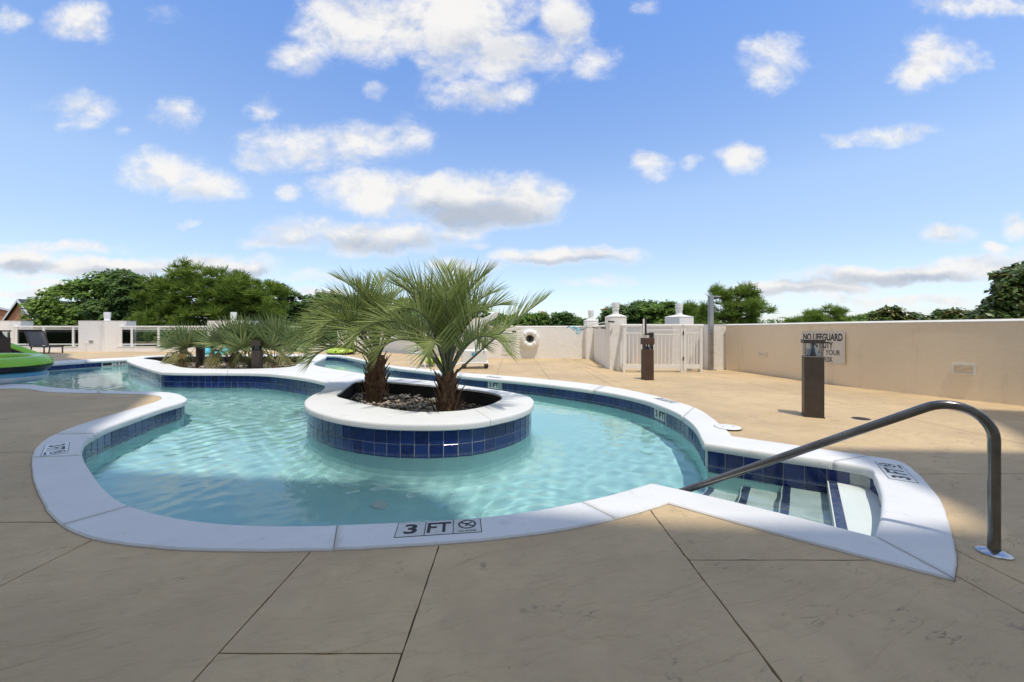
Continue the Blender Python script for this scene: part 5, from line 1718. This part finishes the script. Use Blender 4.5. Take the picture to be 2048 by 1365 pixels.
# ------------------------------------------------------------------ trees beyond the deck
def leaf_cloud(blobs_, rng, n_clump, clump_r, per, size, style):
    wts = np.array([(b[3] * b[5]) ** 1.0 for b in blobs_]); wts = wts / wts.sum()
    bi = rng.choice(len(blobs_), n_clump, p=wts)
    B = np.array(blobs_)[bi]
    d = rng.normal(size=(n_clump, 3)); d /= np.linalg.norm(d, axis=1)[:, None]
    d[:, 2] = np.where(d[:, 2] < -.35, -d[:, 2], d[:, 2])
    rad = .58 + .45 * rng.random(n_clump) ** .7
    C = B[:, :3] + d * B[:, 3:6] * rad[:, None]
    cr = clump_r * (.6 + .8 * rng.random(n_clump))
    tone = rng.normal(0, .16, n_clump)
    N = n_clump * per
    ci = np.repeat(np.arange(n_clump), per)
    e = rng.normal(size=(N, 3)); e /= np.linalg.norm(e, axis=1)[:, None]
    e[:, 2] = np.where(e[:, 2] < -.2, np.abs(e[:, 2]), e[:, 2])
    if style == 'needle':
        p0 = C[ci] + e * (cr[ci] * .12)[:, None]
        L_ = cr[ci] * (.75 + .5 * rng.random(N))
        tip = C[ci] + e * L_[:, None]
        tip[:, 2] += .05 * L_
        wv = np.cross(e, rng.normal(size=(N, 3))); wv /= np.linalg.norm(wv, axis=1)[:, None]
        wv *= size
        V = np.stack([p0 - wv * .6, p0 + wv * .6, tip + wv * .35, tip - wv * .35], 1)
    else:
        pos = C[ci] + e * (cr[ci] * (.45 + .6 * rng.random(N)))[:, None] * np.array([1, 1, .75])
        nn = e + rng.normal(0, .55, (N, 3)); nn[:, 2] += .8; nn[:, 1] -= .25; nn /= np.linalg.norm(nn, axis=1)[:, None]
        t1 = np.cross(nn, rng.normal(size=(N, 3))); t1 /= np.linalg.norm(t1, axis=1)[:, None]
        t2 = np.cross(nn, t1)
        s_ = size * (.6 + .8 * rng.random(N))[:, None]
        V = np.stack([pos - t1 * s_, pos - t2 * s_ * .48 + t1 * s_ * .1, pos + t1 * s_, pos + t2 * s_ * .48 + t1 * s_ * .1], 1)
    val = np.clip(.5 + tone[ci] + rng.normal(0, .16, N), 0, 1)
    F = np.arange(N * 4).reshape(N, 4)
    return V.reshape(-1, 3), F, val, C, cr
core_bark = MATS['bark']
def tree(y, bl, label, seed, mname, n_clump, clump_r, per, size, style='leaf', limbs=14, group='trees beyond the deck', kind='broadleaf_tree', trunk_u=None, tr=.28):
    rng = np.random.default_rng(seed)
    W = []
    for u, v, ru, rv in bl:
        c = A(u, y)
        W.append((c.x, y + rng.uniform(-.6, .6), H(v + (8 if kind != 'shrub' else 4), y), ru * y / FPX, min(ru, 70) * y / FPX * .8, rv * y / FPX))
    for x_, y_, z_, rx_, ry_, rz_ in list(W):           # lumps that break the outline
        for q_ in range(4):
            a_ = rng.uniform(-.25, math.pi + .25); f_ = rng.uniform(.22, .46); d_ = rng.uniform(.78, 1.02)
            W.append((x_ + rx_ * math.cos(a_) * d_, y_ + ry_ * rng.uniform(-.8, .3), z_ + rz_ * math.sin(a_) * d_, rx_ * f_, ry_ * f_, max(rz_ * f_, rx_ * f_ * .5)))
    cx = A(trunk_u if trunk_u else np.average([b[0] for b in bl], weights=[b[2] for b in bl]), y).x
    base = Vector((cx, y + .3, -5.2))
    root = thing(kind, label, 'tree', base, 0, group)
    V, F, val, C, cr = leaf_cloud(W, rng, n_clump, clump_r, per, size, style)
    V = V - np.array(base)
    np_mesh('crown', V, F, MATS[mname], root, False, val)
    zt = max(b[2] + b[5] * .3 for b in W)
    mb = MB()
    zc = min(b[2] for b in W)
    tp = Vector((cx, y + .3, zt)) - base
    mid = tp * .55 + Vector((rng.uniform(-.3, .3), 0, 0))
    mb.tube([Vector((0, 0, -.1)), mid, tp], [tr, tr * .6, tr * .2], 8)
    for k in rng.choice(len(C), min(limbs, len(C)), replace=False):
        e_ = Vector(C[k]) - base
        s_ = mid.lerp(tp, rng.random() * .7) if e_.z > mid.z else Vector((0, 0, max(.8, e_.z * .6)))
        h_ = s_.lerp(e_, .55) + Vector((0, 0, .25))
        mb.tube([s_, h_, e_], [tr * .32, tr * .2, .02], 6, False)
    mb.build('trunk', MATS['bark'], root, 9)
    return root
tree(33, [(190, 605, 95, 52), (128, 634, 46, 30), (235, 590, 65, 42), (180, 660, 100, 50), (96, 650, 26, 15), (240, 695, 110, 50), (104, 600, 10, 10)], 'broad green oak beyond the railing, nearest the salmon house', 31, 'oak_leaf', 495, .62, 60, 0.156)
tree(31, [(288, 592, 52, 40), (300, 650, 66, 58), (262, 640, 50, 50), (330, 690, 60, 40)], 'dark leaved tree between the oak and the big pine', 32, 'dark_leaf', 300, .55, 60, 0.150)
tree(28.5, [(425, 588, 105, 52), (355, 580, 50, 38), (492, 600, 62, 48), (430, 645, 135, 56), (345, 640, 62, 52), (525, 652, 50, 55), (352, 542, 13, 12), (400, 690, 120, 45), (430, 612, 100, 50), (480, 640, 80, 50)], 'big tufted pine rising behind the palmetto bed', 33, 'pine_leaf', 1000, .42, 60, 0.034, 'needle', 22, kind='pine_tree')
tree(34, [(545, 592, 22, 34), (556, 625, 22, 40), (594, 618, 36, 32), (590, 665, 62, 50), (520, 680, 60, 40)], 'small dark tree at the right shoulder of the big pine', 34, 'dark_leaf', 225, .55, 56, 0.156)
tree(36, [(650, 615, 55, 32), (695, 622, 55, 34), (650, 670, 90, 50)], 'dense dark tree behind the left palm fronds', 35, 'dark_leaf', 285, .6, 56, 0.163)
tree(39, [(770, 622, 75, 30), (850, 628, 75, 26), (935, 626, 52, 26), (860, 660, 130, 34)], 'wide green tree seen through the palm fronds', 36, 'oak_leaf', 345, .65, 50, 0.175)
tree(60, [(1020, 640, 38, 14), (1062, 640, 34, 17), (1090, 645, 24, 12)], 'far tree just above the parapet, left of the blue net', 37, 'oak_leaf', 165, .8, 46, 0.213, limbs=6)
tree(58, [(1128, 642, 28, 16), (1160, 648, 24, 14), (1185, 650, 20, 10)], 'far dark tree behind the blue net', 38, 'dark_leaf', 165, .8, 46, 0.213, limbs=6)
tree(45, [(1235, 640, 36, 26), (1275, 632, 34, 27), (1300, 650, 40, 22)], 'dark green tree behind the large lamp pillar', 39, 'dark_leaf', 255, .7, 56, 0.175, limbs=8)
tree(43, [(1312, 624, 36, 20), (1345, 640, 40, 26), (1330, 660, 50, 20)], 'round green tree behind the picket gate', 40, 'oak_leaf', 255, .7, 56, 0.175, limbs=8)
tree(40, [(1395, 622, 30, 18), (1408, 640, 36, 24), (1385, 650, 40, 20)], 'mixed green tree between gate pillar and shower column', 41, 'pine_leaf', 315, .5, 40, 0.029, 'needle', 10, kind='pine_tree')
tree(30, [(1478, 592, 30, 20), (1440, 596, 17, 16), (1420, 618, 16, 12), (1503, 612, 24, 24), (1470, 622, 44, 20), (1455, 645, 60, 20), (1515, 640, 16, 16), (1438, 580, 12, 9), (1490, 580, 16, 10)], 'open crowned pine standing right of the shower column', 42, 'pine_leaf', 367, .42, 40, 0.025, 'needle', 26, kind='pine_tree')
tree(55, [(1650, 624, 32, 9), (1612, 636, 30, 9), (1660, 638, 44, 10), (1695, 644, 30, 9), (1630, 648, 50, 10)], 'flat topped pine over the tan wall above the sign', 43, 'pine_leaf', 350, .62, 40, 0.038, 'needle', 12, kind='pine_tree')
tree(48, [(1738, 634, 20, 10), (1722, 644, 24, 8), (1755, 645, 24, 9)], 'low pale green tree over the wall right of the flat pine', 44, 'oak_leaf', 135, .6, 50, 0.188, limbs=6)
tree(14, [(1783, 632, 22, 16), (1775, 648, 26, 10), (1800, 645, 20, 12)], 'glossy dark shrubby tree peeping over the wall beside the pale tree', 45, 'gloss_leaf', 105, .20, 34, 0.077, limbs=10, kind='magnolia_tree', tr=.10)
tree(13.5, [(1850, 638, 22, 14), (1872, 648, 22, 10), (1835, 650, 20, 9)], 'small glossy dark tree over the wall, lowest of the row', 46, 'gloss_leaf', 90, .20, 34, 0.077, limbs=10, kind='magnolia_tree', tr=.10)
tree(12.5, [(1930, 632, 30, 16), (1905, 645, 34, 12), (1955, 640, 26, 16)], 'glossy dark tree over the wall beside the tallest one', 47, 'gloss_leaf', 142, .20, 36, 0.077, limbs=12, kind='magnolia_tree', tr=.12)
tree(11.5, [(2030, 580, 34, 36), (2062, 562, 44, 34), (2012, 612, 26, 28), (2035, 640, 60, 28), (1992, 640, 26, 18), (2090, 610, 60, 50), (2017, 552, 10, 10)], 'tallest glossy dark tree at the right edge over the wall', 48, 'gloss_leaf', 450, .22, 40, 0.083, limbs=24, kind='magnolia_tree', tr=.16)
for k_, (u_, v_, ru_, nm_, lab_) in enumerate((
        (70, 690, 52, 'oak_leaf', 'leafy bush behind the glass next to the dark lounger'), (128, 694, 40, 'dark_leaf', 'dark bush behind the glass just left of the vented pier'),
        (268, 692, 44, 'dark_leaf', 'dark bush behind the glass just right of the vented pier'), (330, 690, 46, 'oak_leaf', 'green bush behind the glass in the middle of the second railing'),
        (392, 694, 40, 'oak_leaf', 'bush behind the glass left of the pier behind the palmettos'), (540, 692, 60, 'dark_leaf', 'dark bush behind the railing right of the palmettos'), (640, 692, 50, 'oak_leaf', 'green bush behind the railing next to the left palm'))):
    tree(24.5, [(u_, v_, ru_, 30), (u_ - 15, v_ + 30, ru_, 34), (u_ + 15, v_ + 60, ru_, 40)], lab_, 60 + k_, nm_, 130, .42, 52, .10, limbs=6, kind='shrub', tr=.10, group='bushes behind the railing')

# a far wood closing the horizon between the trees
rng = np.random.default_rng(77)
Wb = []
for k in range(260):
    a = R(rng.uniform(-62, 62)); r_ = rng.uniform(120, 170)
    Wb.append((math.sin(a) * r_, math.cos(a) * r_, rng.uniform(-2.5, .3), 7, 7, 4.6))
V, F, val, C, cr = leaf_cloud(Wb, rng, 2800, 1.6, 18, .42, 'leaf')
o = np_mesh('far_wood', V, F, MATS['dark_leaf'], None, False, val)
tag(o, kind='stuff')

# ------------------------------------------------------------------ houses
def gable_house(c, rz, wd, dp, ze, zr, label, m, win=True):
    root = thing('house', label, 'house', (c.x, c.y, -5.2), rz)
    ze += 5.2; zr += 5.2
    b = MB()
    b.add([(-wd / 2, 0, 0), (wd / 2, 0, 0), (wd / 2, dp, 0), (-wd / 2, dp, 0), (-wd / 2, 0, ze), (wd / 2, 0, ze), (wd / 2, dp, ze), (-wd / 2, dp, ze), (0, 0, zr), (0, dp, zr)],
          [(0, 1, 5, 8, 4), (1, 2, 6, 5), (2, 3, 7, 9, 6), (3, 0, 4, 7)])
    b.build('wall', MATS[m], root)
    sl_ = (zr - ze) / (wd / 2)
    nb_ = int((zr - ze) / .2) + 14
    sd = None
    for k in range(nb_):                              # lapped siding boards of the gable end
        z = ze - 2.6 + k * .2
        hw = wd / 2 if z <= ze else (zr - z) / (zr - ze) * wd / 2
        if hw < .25: break
        MB().box((0, -.012, z), (2 * hw - .3, .022, .17), rot=Matrix.Rotation(R(-4), 3, 'X')).build('siding_board', MATS[m], root)
    ov = .3
    for sgn in (-1, 1):
        r = MB()
        xe = sgn * (wd / 2 + ov); z_e = ze - ov * sl_
        p = [(0, -ov, zr + .18), (xe, -ov, z_e + .18), (xe, dp + ov, z_e + .18), (0, dp + ov, zr + .18)]
        q = [(x, y, z - .16) for x, y, z in p]
        r.add(p + q, [(0, 1, 2, 3), (7, 6, 5, 4), (0, 4, 5, 1), (1, 5, 6, 2), (2, 6, 7, 3), (3, 7, 4, 0)])
        r.build('roof', MATS['roof_shingle'], root)
        t = MB()
        p = [(0, -ov - .06, zr + .16), (xe, -ov - .06, z_e + .16), (xe, -ov - .06, z_e - .22), (0, -ov - .06, zr - .22)]
        q = [(x, y + .055, z) for x, y, z in p]
        t.add(p + q, [(0, 1, 2, 3), (7, 6, 5, 4), (0, 4, 5, 1), (1, 5, 6, 2), (2, 6, 7, 3), (3, 7, 4, 0)])
        t.build('rake_board', MATS['white_paint'], root)
    if win:
        x, z = win
        wn = MB().box((x, -.05, z), (.95, .10, 1.5)).build('window', MATS['white_paint'], root)
        MB().box((x, -.105, z), (.60, .02, 1.15)).build('pane', MATS['pane'], wn)
        MB().box((x, -.118, z), (.62, .015, .06)).build('bar', MATS['white_paint'], wn)
    return root
hc = A(41, 58)
gable_house(hc, R(-24), 10.5, 7, H(640, 58), H(601, 58), 'salmon sided gable house with white trim left of the oak', 'salmon', (1.0, H(622, 58) + 5.2))
hc = A(-14, 74)
gable_house(hc, R(60), 11, 16, H(632, 74), H(613.5, 74), 'second house with dark roof at the far left edge', 'salmon', False)
def far_block(u, y, v, wpx, label):
    c = A(u, y)
    root = thing('apartment_building', label, 'building', (c.x, c.y, -5.2), R(15), 'pink buildings far behind the trees')
    wd = wpx * y / FPX; h_ = H(v, y) + 5.2
    MB().box((0, 0, h_ / 2 - .4), (wd, wd, h_ - .8)).build('wall', MATS['pinkish'], root)
    r = MB(); z = h_ - .8
    r.add([(-wd * .6, -wd * .6, z), (wd * .6, -wd * .6, z), (wd * .6, wd * .6, z), (-wd * .6, wd * .6, z), (0, 0, h_ + .4)], [(0, 1, 4), (1, 2, 4), (2, 3, 4), (3, 0, 4), (3, 2, 1, 0)])
    r.build('roof', MATS['salmon'], root)
    for x in (-.25, .25):
        MB().box((x * wd, -wd / 2 - .02, z - 1.2), (wd * .2, .06, 1.0)).build('window', MATS['pane'], root)
far_block(1213, 190, 616, 13, 'pink tower top with red roof beside the lamp of the large pillar')
far_block(1086, 210, 624, 12, 'pinkish building top beyond the far parapet')
